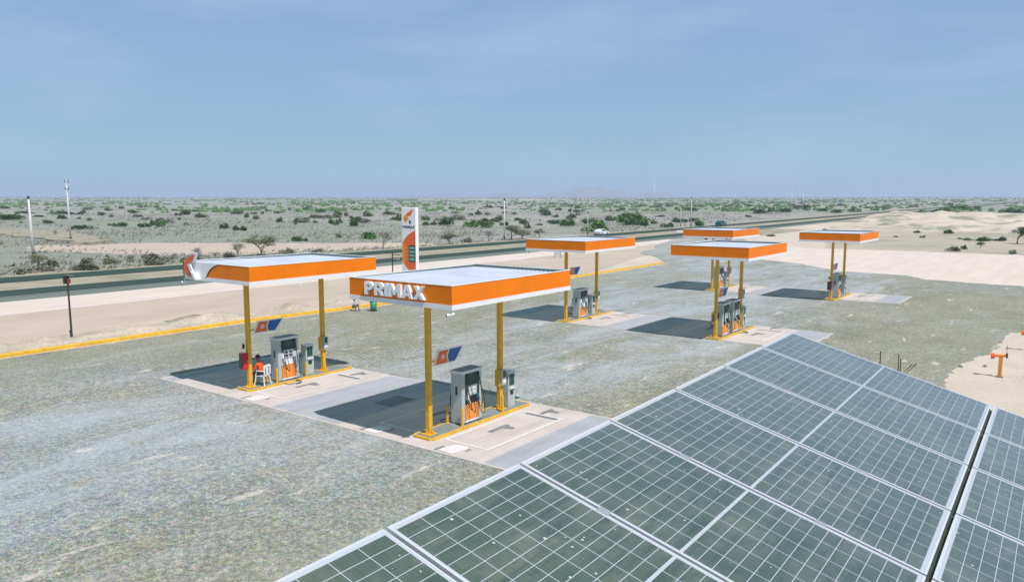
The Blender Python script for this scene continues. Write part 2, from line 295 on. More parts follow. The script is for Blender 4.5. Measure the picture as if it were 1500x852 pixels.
# ------------------------------------------------------------------ mesh helpers
def link(o): sc.collection.objects.link(o); return o
class MB:
    def __init__(s): s.bm = bmesh.new()
    def box(s, a, b, bev=0):
        r = bmesh.ops.create_cube(s.bm, size=1); vs = r['verts']
        c = (Vector(a) + Vector(b)) / 2; dd = Vector(b) - Vector(a)
        for v in vs: v.co = Vector((v.co.x * dd.x, v.co.y * dd.y, v.co.z * dd.z)) + c
        if bev:
            es = list({e for v in vs for e in v.link_edges})
            bmesh.ops.bevel(s.bm, geom=es, offset=bev, segments=2, affect='EDGES', profile=.6)
        return s
    def tube(s, pts, r, seg=8, r2=None):
        pts = [Vector(p) for p in pts]; rings = []; n = len(pts)
        for i, p in enumerate(pts):
            dd = (pts[min(i + 1, n - 1)] - pts[max(i - 1, 0)]).normalized()
            up = Vector((0, 0, 1)) if abs(dd.z) < .9 else Vector((1, 0, 0))
            a = dd.cross(up).normalized(); b = dd.cross(a)
            rr = r if r2 is None else r + (r2 - r) * i / (n - 1)
            rings.append([s.bm.verts.new(p + (a * math.cos(t) + b * math.sin(t)) * rr) for t in [2 * math.pi * k / seg for k in range(seg)]])
        for i in range(n - 1):
            for k in range(seg):
                s.bm.faces.new((rings[i][k], rings[i][(k + 1) % seg], rings[i + 1][(k + 1) % seg], rings[i + 1][k]))
        s.bm.faces.new(rings[0]); s.bm.faces.new(list(reversed(rings[-1])))
        return s
    def lathe(s, prof, c=(0, 0, 0), seg=20, axis='z'):
        rings = []
        for rr, z in prof:
            ring = []
            for k in range(seg):
                t = 2 * math.pi * k / seg; x, y = rr * math.cos(t), rr * math.sin(t)
                q = (x, y, z) if axis == 'z' else ((z, x, y) if axis == 'x' else (x, z, y))
                ring.append(s.bm.verts.new(Vector(q) + Vector(c)))
            rings.append(ring)
        for i in range(len(rings) - 1):
            for k in range(seg): s.bm.faces.new((rings[i][k], rings[i][(k + 1) % seg], rings[i + 1][(k + 1) % seg], rings[i + 1][k]))
        s.bm.faces.new(rings[0]); s.bm.faces.new(list(reversed(rings[-1])))
        return s
    def prism(s, pts, axis, a, b):
        """2-D outline extruded along an axis ('x','y' or 'z') from a to b"""
        def P(p, h): return {'x': (h, p[0], p[1]), 'y': (p[0], h, p[1]), 'z': (p[0], p[1], h)}[axis]
        lo = [s.bm.verts.new(P(p, a)) for p in pts]; hi = [s.bm.verts.new(P(p, b)) for p in pts]; n = len(pts)
        s.bm.faces.new(lo); s.bm.faces.new(list(reversed(hi)))
        for i in range(n): s.bm.faces.new((lo[i], hi[i], hi[(i + 1) % n], lo[(i + 1) % n]))
        return s
    def ring(s, x0, x1, y0, y1, th, z0, z1):
        """closed rectangular frame of wall thickness th"""
        o = [(x0, y0), (x1, y0), (x1, y1), (x0, y1)]; i = [(x0 + th, y0 + th), (x1 - th, y0 + th), (x1 - th, y1 - th), (x0 + th, y1 - th)]
        v = [[s.bm.verts.new((x, y, z)) for x, y in P] for P in (o, i) for z in (z0, z1)]
        ob, ot, ib, it = v
        for k in range(4):
            n = (k + 1) % 4
            s.bm.faces.new((ob[k], ob[n], ot[n], ot[k])); s.bm.faces.new((ib[n], ib[k], it[k], it[n]))
            s.bm.faces.new((ot[k], ot[n], it[n], it[k])); s.bm.faces.new((ob[n], ob[k], ib[k], ib[n]))
        return s
    def quad(s, pts): s.bm.faces.new([s.bm.verts.new(p) for p in pts]); return s
    def build(s, name, mat, parent=None, smooth=False):
        bmesh.ops.recalc_face_normals(s.bm, faces=s.bm.faces)
        me = bpy.data.meshes.new(name); s.bm.to_mesh(me); s.bm.free()
        me.materials.append(M[mat] if isinstance(mat, str) else mat)
        if smooth:
            for p in me.polygons: p.use_smooth = True
        o = link(bpy.data.objects.new(name, me)); o.parent = parent
        return o
def tag(o, label=None, cat=None, group=None, kind=None):
    for k, v in (('label', label), ('category', cat), ('group', group), ('kind', kind)):
        if v: o[k] = v
    return o
def thing(name, loc, label, cat, group=None, rz=0):
    o = link(bpy.data.objects.new(name, None)); o.location = loc; o.rotation_euler = (0, 0, rz); o.empty_display_size = .2
    return tag(o, label, cat, group)
def kids(o): return [c for c in bpy.data.objects if c.parent == o]
def dup(o, loc=None, label=None, group=None, parent=None, rz=None):
    c = link(o.copy()); c.parent = parent
    if loc is not None: c.location = loc
    if rz is not None: c.rotation_euler = (0, 0, rz)
    if label: c['label'] = label
    if group: c['group'] = group
    for ch in kids(o):
        if ch is not c: dup(ch, parent=c)
    return c
def struct(o): o['kind'] = 'structure'; return o

# ------------------------------------------------------------------ terrain
K = .0046
def sm(x, a, b):
    t = max(0, min(1, (x - a) / (b - a))); return t * t * (3 - 2 * t)
def H(x, y):
    r = math.hypot(x, y); z = K * max(0, r - 150)
    cor = min(sm(abs(x + 77), 14, 40), 1)                        # keep the highway corridor even
    a = sm(r, 180, 700)
    z += a * cor * (1.3 * noise.noise((x * .006, y * .006, 0)) + .45 * noise.noise((x * .03, y * .03, 4))) * (1 + r / 2500)
    # excavated sand right of the highway
    if -66 < x < 60 and 190 < y < 360:
        e = sm(x, -66, -58) * sm(y, 195, 215) * (1 - sm(y, 325, 355))
        n1 = noise.noise((x * .045 + 3, y * .05, 1)); n2 = noise.noise((x * .12, y * .12, 7))
        ridge = math.exp(-((y - 292 - 14 * noise.noise((x * .03, 0, 2))) / 15) ** 2) * (1.9 + 1.6 * noise.noise((x * .05, 5, 3)))
        pit = -1.5 * math.exp(-((y - 253) / 9) ** 2) * sm(noise.noise((x * .06, 2, 8)), -.25, .15)
        z += e * (ridge + pit + .9 * n1 + .8 * n2)
    return z
def terrain():
    bm = bmesh.new(); NR, ha = 300, 36.8
    rs = [0] + [6 * (8200 / 6) ** (i / (NR - 1)) for i in range(NR)]
    angs = []
    a = -180.0
    while a < 180 - 1e-6:
        angs.append(a); a += .35 if abs(a) < 50 else 2.6
    grid = []
    c = bm.verts.new((0, 0, 0))
    for r in rs[1:]:
        row = []
        for a in angs:
            t = R(90 + ha - a); x, y = r * math.cos(t), r * math.sin(t); row.append(bm.verts.new((x, y, H(x, y))))
        grid.append(row)
    n = len(angs)
    for k in range(n): bm.faces.new((c, grid[0][k], grid[0][(k + 1) % n]))
    for i in range(len(grid) - 1):
        for k in range(n): bm.faces.new((grid[i][k], grid[i + 1][k], grid[i + 1][(k + 1) % n], grid[i][(k + 1) % n]))
    m = MB(); m.bm.free(); m.bm = bm
    struct(m.build('ground', 'terrain', smooth=True))
terrain()
def heaps():
    bm = bmesh.new(); xs = [-63 + i * 1.3 for i in range(58)]; ys = [212 + j * 1.5 for j in range(84)]; g = []
    for x in xs:
        row = []
        for y in ys:
            e = sm(x, -63, -52) * (1 - sm(x, 2, 11)) * sm(y, 212, 224) * (1 - sm(y, 322, 337))
            a = 1 - abs(noise.noise((x * .050, y * .085, 11))) * 2; b = 1 - abs(noise.noise((x * .13, y * .20, 5))) * 2
            z = max(0, a - .35) * 1.5 + max(0, b) * .5 + .35 * noise.noise((x * .5, y * .5, 3))
            z += 1.0 * math.exp(-((x + 38) / 9) ** 2 - ((y - 300) / 9) ** 2) + .8 * math.exp(-((x + 14) / 8) ** 2 - ((y - 262) / 7) ** 2)
            row.append(bm.verts.new((x, y, H(x, y) - .35 + e * z)))
        g.append(row)
    for i in range(len(xs) - 1):
        for j in range(len(ys) - 1): bm.faces.new((g[i][j], g[i + 1][j], g[i + 1][j + 1], g[i][j + 1]))
    m = MB(); m.bm.free(); m.bm = bm; struct(m.build('sand_heaps', 'heap', smooth=True))
heaps()
def jag(pts, amp, step):
    out = []
    for i, p in enumerate(pts):
        q = pts[(i + 1) % len(pts)]; L = math.hypot(q[0] - p[0], q[1] - p[1]); n = max(1, int(L / step))
        nx, ny = -(q[1] - p[1]) / L, (q[0] - p[0]) / L
        for k in range(n):
            f = k / n; x, y = p[0] + (q[0] - p[0]) * f, p[1] + (q[1] - p[1]) * f
            d = amp * (noise.noise((x * .9, y * .9, 3)) + 1.2 * noise.noise((x * .22, y * .22, 5)) + .7 * noise.noise((x * 2.6, y * 2.6, 8)))
            out.append((x + nx * d, y + ny * d))
    return out
def sheet(name, pts, z, mat, drop=True):
    bm = bmesh.new()
    f = bm.faces.new([bm.verts.new((x, y, z)) for x, y in pts])
    if drop:
        r = bmesh.ops.extrude_face_region(bm, geom=[f])
        for v in [g for g in r['geom'] if isinstance(g, bmesh.types.BMVert)]: v.co.z -= min(z + .0, z) * .9
    m = MB(); m.bm.free(); m.bm = bm
    return struct(m.build(name, mat))
def strip(name, xl, xr, y0, y1, lift, mat, amp=0, step=6):
    """long band beside or on the highway that follows the ground"""
    bm = bmesh.new(); prev = None; y = y0
    while y <= y1:
        a, b = xl(y), xr(y)
        if amp: a += amp * noise.noise((y * .12, 1, 2)); b += amp * noise.noise((y * .12, 9, 4))
        row = []
        for k in range(4):
            x = a + (b - a) * k / 3; row.append(bm.verts.new((x, y, H(x, y) + lift)))
        if prev:
            for k in range(3): bm.faces.new((prev[k], prev[k + 1], row[k + 1], row[k]))
        prev = row; y += step * (1 if y < 200 else 2)
    m = MB(); m.bm.free(); m.bm = bm
    return struct(m.build(name, mat))
c = lambda v: (lambda y: v)
strip('highway_verge', c(-90.5), c(-55.5), -160, 2500, .012, 'median', .8)
strip('pale_sand_strip', c(-66.2), lambda y: -57.6 - .02 * max(0, y), -160, 145, .030, 'pale', 1.2)
strip('tan_sand_strip', lambda y: -58.2 - .02 * max(0, y), lambda y: -42.0 if y < 70 else -42.0 - (y - 70) * .28, -60, 128, .024, 'tan', .5)
strip('highway_shoulder', c(-69.6), c(-65.8), -160, 2500, .040, 'shoulder', .25)
strip('highway', c(-74.0), c(-68.6), -160, 2500, .055, 'asphalt', .1)
strip('highway_far_carriageway', c(-86.6), c(-81.2), -160, 2500, .055, 'asphalt', .15)
strip('edge_line_paint', c(-68.95), c(-68.8), -160, 400, .062, 'paintw')
# gravel forecourt
gp = [(-42.2, -40), (-42.2, 14), (-42.2, 28), (-40.95, 41), (-40.4, 66), (-40.6, 85), (-42, 88.5), (-47, 96), (-52, 100.5), (-54.5, 110), (-60, 124), (-65.5, 143), (-65.5, 168), (-57, 158),
      (-47, 132), (-36, 101), (-27, 95.5), (-21, 88), (-14.5, 87.5), (-12, 84), (-8, 83), (0, 82), (12, 84), (14, 66), (-1, 58), (-3.1, 52), (-3.4, 44.5), (-4.2, 41), (-4.2, 36), (-3, 25), (2, 14), (6, -40)]
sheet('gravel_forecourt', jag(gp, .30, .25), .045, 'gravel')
sheet('hard_standing', jag([(-46, 118), (-36, 100), (-27, 94), (-20, 86), (-11, 82), (0, 80), (16, 82), (70, 88), (70, 131), (12, 130), (-6, 129.5), (-24, 129), (-39, 128), (-52, 131)], .5, 1.2), .034, 'pale')
sheet('sand_verge', jag([(18, 70), (0, 62), (-4.5, 54), (-5, 35), (-4, 20), (0, 8), (3, -30), (60, -30), (60, 75)], .5, 1.2), .030, 'rsand')
sheet('sand_bank', jag([(-152, 58), (-136, 72), (-110, 90), (-99, 101), (-92, 104), (-90.8, 92), (-92.5, 78), (-97, 62), (-112, 54), (-132, 50)], 1.3, 1.0), .02, 'tan')
sheet('sand_track', jag([(-260, 75), (-190, 82), (-140, 66), (-138, 61), (-190, 66), (-260, 60)], 1.5, 2), .5, 'median')
sheet('salt_pan', [(-1350, 1300), (-1150, 1440), (-930, 1560), (-900, 1530), (-1030, 1400), (-1200, 1250)], H(-1050, 1440) + 2.2, 'pale')
# soil banks just behind the kerb
for k, (x, y, lx, ly) in enumerate([(-44.3, 8.5, 1.3, 3.6), (-44.4, 16.5, 1.0, 2.0), (-46.2, 27.0, .9, 1.7), (-43.9, 34.0, .8, 2.2), (-43.6, 40.2, 1.0, 3.0), (-43.3, 47.0, .8, 2.4), (-44.6, 32.0, .6, 1.4)]):
    bm = bmesh.new(); N = 18; gr = []
    for i in range(N + 1):
        row = []
        for j in range(N + 1):
            a, b = i / N * 2 - 1, j / N * 2 - 1; q = max(0, 1 - a * a) * max(0, 1 - b * b)
            X, Y = x + a * lx, y + b * ly
            row.append(bm.verts.new((X, Y, -.02 + .04 + (q ** .5) * .24 * (.7 + 1.1 * noise.noise((X * 1.5, Y * 1.5, 2)) + .5 * noise.noise((X * 4, Y * 4, 6))))))
        gr.append(row)
    for i in range(N):
        for j in range(N): bm.faces.new((gr[i][j], gr[i + 1][j], gr[i + 1][j + 1], gr[i][j + 1]))
    m = MB(); m.bm.free(); m.bm = bm; struct(m.build('soil_bank', 'soil', smooth=True))
# rough spoil bank running along the kerb
bm = bmesh.new(); g = []
for i in range(15):
    row = []
    for j in range(300):
        y = -30 + j * .32; e = math.sin(math.pi * i / 14); x = -42.75 - i * .20 - (0 if y < 28 else -min(1.2, (y - 28) * .09)) - .4 * noise.noise((y * .15, 3, 3)) * (i / 14)
        hgt = max(0, e) * (.42 + .50 * noise.noise((x * .8, y * .35, 4)) + .22 * noise.noise((x * 2.2, y * 2.2, 9))) * (1 - sm(y, 50, 62))
        row.append(bm.verts.new((x, y, .018 + max(0, hgt))))
    g.append(row)
for i in range(14):
    for j in range(299): bm.faces.new((g[i][j], g[i + 1][j], g[i + 1][j + 1], g[i][j + 1]))
m = MB(); m.bm.free(); m.bm = bm; struct(m.build('spoil_bank', 'bank', smooth=True))
# yellow kerb
kp = [(-42.3, -40), (-42.3, 14), (-42.3, 28), (-41.05, 41), (-40.5, 66), (-40.7, 84), (-41.2, 86.3)]
bm = bmesh.new(); rows = []
for i, (x, y) in enumerate(kp):
    rows.append([bm.verts.new((x + dx, y, z)) for dx, z in ((.06, 0), (.05, .21), (.0, .24), (-.24, .24), (-.28, .20), (-.28, 0))])
for i in range(len(rows) - 1):
    for k in range(5): bm.faces.new((rows[i][k], rows[i][k + 1], rows[i + 1][k + 1], rows[i + 1][k]))
bm.faces.new(rows[0]); bm.faces.new(rows[-1])
m = MB(); m.bm.free(); m.bm = bm; struct(m.build('kerb', 'kerb_y'))
bm = bmesh.new(); rows = []
for x, y in kp: rows.append([bm.verts.new((x + .062 + dx + .1 * noise.noise((y * .3, 0, 0)) * (dx > 0), y, .051)) for dx in (0, .22)])
for i in range(len(rows) - 1): bm.faces.new((rows[i][0], rows[i][1], rows[i + 1][1], rows[i + 1][0]))
m = MB(); m.bm.free(); m.bm = bm; struct(m.build('gutter', 'pinkc'))

# ------------------------------------------------------------------ concrete pads
def rect(x0, x1, y0, y1): return [(x0, y0), (x1, y0), (x1, y1), (x0, y1)]
CAN = {'A': (-27.05, 16.79), 'B': (-16.77, 16.54), 'C': (-26.15, 39.4), 'D': (-16.1, 39.27), 'E': (-25.2, 61.1), 'F': (-15.35, 60.7)}
for nm, (x0, x1, y0, y1) in {'near': (-31.9, -10.9, 16.85, 23.35), 'mid': (-31.4, -11.2, 40.3, 46.4), 'far': (-30.7, -10.6, 62.6, 68.2)}.items():
    struct(MB().box((x0, y0, -.05), (x1, y1, .062)).build('concrete_pad', 'pinkc'))
    ca, cb = {'near': (CAN['A'][0], CAN['B'][0]), 'mid': (CAN['C'][0], CAN['D'][0]), 'far': (CAN['E'][0], CAN['F'][0])}[nm]
    e = .12
    for a, b in ((x0 + .25, ca - 3.9), (ca + 2.95, cb - 3.5), (cb + 3.0, x1 - .1)):
        struct(MB().box((a, y0 + e, .05), (b, y1 - e, .067)).build('concrete_lane', 'bluec'))
    for cx in (ca, cb):
        for s in (-1, 1):
            xa, xb = cx + s * .62, cx + s * 2.45; ya, yb = y0 + 1.05, y1 - 1.15; wl = .10; m = MB(); z = .071
            xa, xb = min(xa, xb), max(xa, xb)
            for q in (rect(xa, xb, ya, ya + wl), rect(xa, xb, yb - wl, yb), rect(xa, xa + wl, ya + wl, yb - wl), rect(xb - wl, xb, ya + wl, yb - wl)):
                m.quad([(x, y, z) for x, y in q])
            struct(m.build('bay_marking', 'paintw'))
    # mortar patches and worn hooks on the slabs
    for cx in (ca, cb):
        for px, py, L in ((cx + 1.30, y0 + 2.55, 1.05), (cx + 1.45, y0 + 5.35, .8), (cx - 1.6, y0 + 2.8, .9)):
            m = MB()
            m.quad([(px - .09, py, .0715), (px + .09, py, .0715), (px + .09, py + L, .0715), (px - .09, py + L, .0715)])
            m.quad([(px + .09, py + L - .42, .0715), (px + .42, py + L - .34, .0715), (px + .42, py + L - .14, .0715), (px + .09, py + L - .1, .0715)])
            struct(m.build('slab_repair', 'patch'))
        m = MB(); m.quad([(cx + .95, y1 - 1.27, .0712), (cx + 2.3, y1 - 1.27, .0712), (cx + 2.3, y1 - 1.43, .0712), (cx + .95, y1 - 1.43, .0712)])
        struct(m.build('slab_joint', 'patch'))
m = MB(); m.quad([(-21.35, 19.6, .0715), (-20.4, 19.6, .0715), (-20.4, 21.0, .0715), (-21.35, 21.0, .0715)]); struct(m.build('slab_repair', 'patch'))
for cx in (-16.77, -27.05, -20.2):
    m = MB(); q = 16.95 if cx > -20 else 16.98
    m.prism([(cx + 1.15, q + .05), (cx + 1.75, q + .02), (cx + 1.86, q + .72), (cx + 1.62, q + .88), (cx + 1.25, q + .7)], 'z', .069, .080)
    struct(m.build('painted_arrow', 'paintw'))
    m = MB(); m.box((cx + 1.0, q + .02, .0665), (cx + 1.12, q + .45, .0725)); m.box((cx + 1.9, q + .5, .0665), (cx + 1.98, q + .72, .0725)); struct(m.build('slab_repair', 'patch'))

# ------------------------------------------------------------------ canopies
W2, LV, HB, HT = 2.205, 6.40, 4.75, .556
def text_mesh(txt, size, depth, off, mat, name, parent, sx=1.0):
    cu = bpy.data.curves.new('t', 'FONT'); cu.body = txt; cu.size = size; cu.extrude = depth; cu.offset = off; cu.resolution_u = 3
    ob = bpy.data.objects.new('t', cu); sc.collection.objects.link(ob)
    bpy.context.view_layer.update()
    me = bpy.data.meshes.new_from_object(ob.evaluated_get(bpy.context.evaluated_depsgraph_get()))
    bpy.data.objects.remove(ob); me.materials.clear(); me.materials.append(M[mat])
    for v in me.vertices: v.co.x *= sx
    o = link(bpy.data.objects.new(name, me)); o.parent = parent
    return o
def canopy(label):
    t = thing('fuel_canopy', (0, 0, 0), label, 'canopy', 'orange fuel pump canopies')
    w, L = W2, LV; th = .06
    hh = HB + HT; e = .015; h0 = HB - .15
    MB().ring(-w, w, 0, L, th, HB, hh).build('fascia', 'orange', t)
    for xj in (-.735, .735): MB().box((xj - .004, -.003, HB + .003), (xj + .004, .001, hh - .003)).build('panel_joint', 'sorange', t)
    for yj in (2.13, 4.26): MB().box((w - .001, yj - .004, HB + .003), (w + .003, yj + .004, hh - .003)).build('panel_joint', 'sorange', t)
    MB().ring(-w - .012, w + .012, -.012, L + .012, th + .016, hh + .001, hh + .020).build('capping', 'trim', t)
    MB().ring(-w + th + .001, w - th - .001, th + .001, L - th - .001, .008, hh - .24, hh - .001).build('shaded_lining', 'greyd', t)  # inner parapet face coloured dark to stand for its shade
    MB().ring(-w - e, w + e, -e, L + e, .09, h0, HB - .002).build('white_trim', 'trim', t)
    MB().box((-w + .09, .09, h0 + .03), (w - .09, L - .09, h0 + .06)).build('soffit', 'trim', t)
    # roof sheet: falls away from the front edge, ribbed
    bm = bmesh.new(); N = 22; xs = []
    zf, zb = HB + HT - .022, HB + HT - .10
    for i in range(N + 1):
        x = -w + th + .012 + (2 * (w - th) - .024) * i / N
        for dx, dz in (((0, 0), (.05, 0), (.06, .02), (.09, .02), (.10, 0)) if i < N else ((0, 0),)):
            xs.append((x + dx, dz))
    rows = []
    for y, z in ((th + .012, zf), (L - th - .012, zb)): rows.append([bm.verts.new((x, y, z + dz)) for x, dz in xs])
    for i in range(len(xs) - 1): bm.faces.new((rows[0][i], rows[0][i + 1], rows[1][i + 1], rows[1][i]))
    mm = MB(); mm.bm.free(); mm.bm = bm; mm.build('roof', 'roof', t)
    for py in (1.32, 5.13): MB().box((-.075, py - .6, h0 - .01), (.075, py + .6, h0 + .028)).build('beam', 'trim', t)
    MB().box((-w + th + .02, 2.2, hh - .067), (w - th - .02, 2.26, hh - .035)).build('roof_flashing', 'trim', t)
    MB().box((.10, th + .04, hh - .018), (.16, L - th - .04, hh - .012)).build('roof_seam', 'greyd', t) if 0 else None
    for py in (1.32, 5.13):
        p = MB().box((-.083, py - .083, .17), (.083, py + .083, h0 - .01), .012).build('pole', 'yellow', t)
        MB().box((-.20, py - .20, .152), (.20, py + .20, .172), .003).build('base_plate', 'yellow', p)
        for dx, dy in ((1, 0), (-1, 0), (0, 1), (0, -1)):
            pts = [(.083, .172), (.19, .172), (.19, .19), (.083, .33)]
            g = MB()
            if dx: g.prism([(dx * a, b) for a, b in pts], 'y', py - .006, py + .006)
            else: g.prism([(py + dy * a, b) for a, b in pts], 'x', -.006, .006)
            g.build('gusset', 'yellow', p)
    return t
CL = {'A': 'orange canopy with a white end and crescent logo, nearest on the left',
      'B': 'orange canopy with big white 3D lettering, nearest to the solar panels',
      'C': 'plain orange canopy of the middle row, nearer the highway',
      'D': 'plain orange canopy over two grey pumps, middle row right',
      'E': 'farthest orange canopy, partly behind the middle row canopy',
      'F': 'orange canopy with a red cabinet on its pole, far right'}
can = {}
proto = canopy(CL['C'])
for k in 'ABCDEF':
    can[k] = proto if k == 'C' else dup(proto, label=CL[k])
    can[k].location = (CAN[k][0], CAN[k][1], 0)
# lettering on the near canopy: own mesh per letter
GL = {'P': [(0, 0), (0, 1), (.62, 1), (.86, .9), (.93, .69), (.86, .48), (.62, .36), (.301, .36), (.301, .57), (.52, .57), (.62, .68), (.52, .79), (.299, .79), (.299, 0)],
      'R': [(0, 0), (0, 1), (.62, 1), (.86, .9), (.93, .7), (.87, .52), (.72, .42), (1, 0), (.68, 0), (.47, .36), (.301, .36), (.301, .57), (.52, .57), (.62, .68), (.52, .79), (.299, .79), (.299, 0)],
      'I': [(0, 0), (0, 1), (1, 1), (1, 0)],
      'M': [(0, 0), (0, 1), (.27, 1), (.5, .52), (.73, 1), (1, 1), (1, 0), (.77, 0), (.77, .56), (.57, .16), (.43, .16), (.23, .56), (.23, 0)],
      'A': [(0, 0), (.35, 1), (.65, 1), (1, 0), (.72, 0), (.66, .19), (.501, .19), (.501, .39), (.60, .39), (.5, .72), (.40, .39), (.499, .39), (.499, .19), (.34, .19), (.28, 0)],
      'X': [(0, 0), (.34, .51), (.03, 1), (.35, 1), (.5, .71), (.65, 1), (.97, 1), (.66, .51), (1, 0), (.67, 0), (.5, .31), (.33, 0)]}
def word(parent, x0, z0, hgt, wds, gap, ya, yb, mat, y0=0):
    x = x0
    for ch in 'PRIMAX':
        w_ = wds[ch]
        MB().prism([(x + a * w_, z0 + b * hgt) for a, b in GL[ch]], 'y', ya, yb).build('letter', mat, parent); x += w_ + gap
word(can['B'], -1.40, HB + .078, .405, {'P': .40, 'R': .42, 'I': .135, 'M': .52, 'A': .46, 'X': .44}, .042, -.105, -.002, 'letter')
# white end with crescent logo on canopy A  (local x: -2.205 is the left corner)
A = can['A']
def arc(cx, cz, r, a0, a1, n): return [(cx + r * math.cos(R(a0 + (a1 - a0) * i / n)), cz + r * math.sin(R(a0 + (a1 - a0) * i / n))) for i in range(n + 1)]
curve = [(-.66, HB), (-.60, HB + .10), (-.50, HB + .22), (-.36, HB + .34), (-.18, HB + .44), (.02, HB + .51), (.22, HB + HT + .002)]
MB().prism([(-2.30, HB - .01), (-.66, HB - .01)] + curve + [(.22, HB + HT + .02), (-2.30, HB + HT + .02)], 'y', -.022, -.004).build('white_panel', 'white', A)
MB().prism([(p[0], p[1]) for p in curve] + [(p[0] + .03, p[1] - .012) for p in reversed(curve)], 'y', -.026, -.0225).build('edge_stripe', 'navy', A)
MB().box((-2.30, -.022, HB - .01), (-2.222, 1.2, HB + HT + .02)).build('white_panel', 'white', A)
z0 = HB - .10
cres = [(-1.30, z0 + .02)] + [(-1.62, z0 + .06), (-1.86, z0 + .22), (-1.99, z0 + .42), (-1.93, z0 + .64), (-1.72, z0 + .82), (-1.42, z0 + .95), (-1.10, z0 + 1.06)] + [(-1.24, z0 + .84), (-1.36, z0 + .66), (-1.60, z0 + .62), (-1.56, z0 + .36), (-1.44, z0 + .16)]
MB().prism([(q[0] * 1.0 + (-.035 if i in range(1, 7) else 0), q[1] + (.02 if i in (5, 6, 7) else -.02 if i < 2 else 0)) for i, q in enumerate(cres)], 'y', -.16, -.024).build('logo_backing', 'white', A)
MB().prism([(q[0] * .985 - .02, q[1] * 1) for q in cres[1:7]] + [(-1.16, z0 + 1.0), (-1.28, z0 + .84), (-1.38, z0 + .68), (-1.62, z0 + .63), (-1.59, z0 + .36), (-1.48, z0 + .16)], 'y', -.20, -.162).build('logo_crescent', 'sorange', A)
MB().prism([(-1.60, z0 + .60), (-1.40, z0 + .60), (-1.26, z0 + .36), (-1.44, z0 + .30)], 'y', -.24, -.202).build('logo_fin', 'letter', A)
MB().prism([(-1.40, z0 + .27), (-1.20, z0 + .25), (-1.02, z0 + .0), (-1.22, z0 - .03)], 'y', -.24, -.024).build('logo_fin', 'letter', A)
MB().prism([(-1.46, z0 + .26), (-1.40, z0 + .27), (-1.22, z0 - .03), (-1.34, z0 - .02)], 'y', -.22, -.024).build('logo_fin', 'navy', A)

# ------------------------------------------------------------------ pump islands
def island(label):
    t = thing('pump_island', (0, 0, 0), label, 'pump island', 'yellow edged pump islands')
    a, L, ch = .46, 5.55, .12
    out = [(-a + ch, 0), (a - ch, 0), (a, ch), (a, L - ch), (a - ch, L), (-a + ch, L), (-a, L - ch), (-a, ch)]
    MB().prism(out, 'z', .0, .145).build('kerb_edge', 'kerb_y', t)
    i = .09; inn = [(-a + ch, i), (a - ch, i), (a - i, ch), (a - i, L - ch), (a - ch, L - i), (-a + ch, L - i), (-a + i, L - ch), (-a + i, ch)]
    MB().prism(inn, 'z', .10, .151).build('island_top', 'island', t)
    return t
IL = {'A': 'yellow edged island under the canopy with the logo end', 'B': 'yellow edged island under the lettered canopy', 'C': 'yellow edged island of the middle row, left pumps',
      'D': 'yellow edged island carrying two pumps side by side', 'E': 'yellow edged island under the farthest canopy', 'F': 'yellow edged island under the far right canopy'}
ip = island(IL['A'])
for k in 'ABCDEF':
    i_ = ip if k == 'A' else dup(ip, label=IL[k]); i_.location = (CAN[k][0], CAN[k][1] + .95, 0)

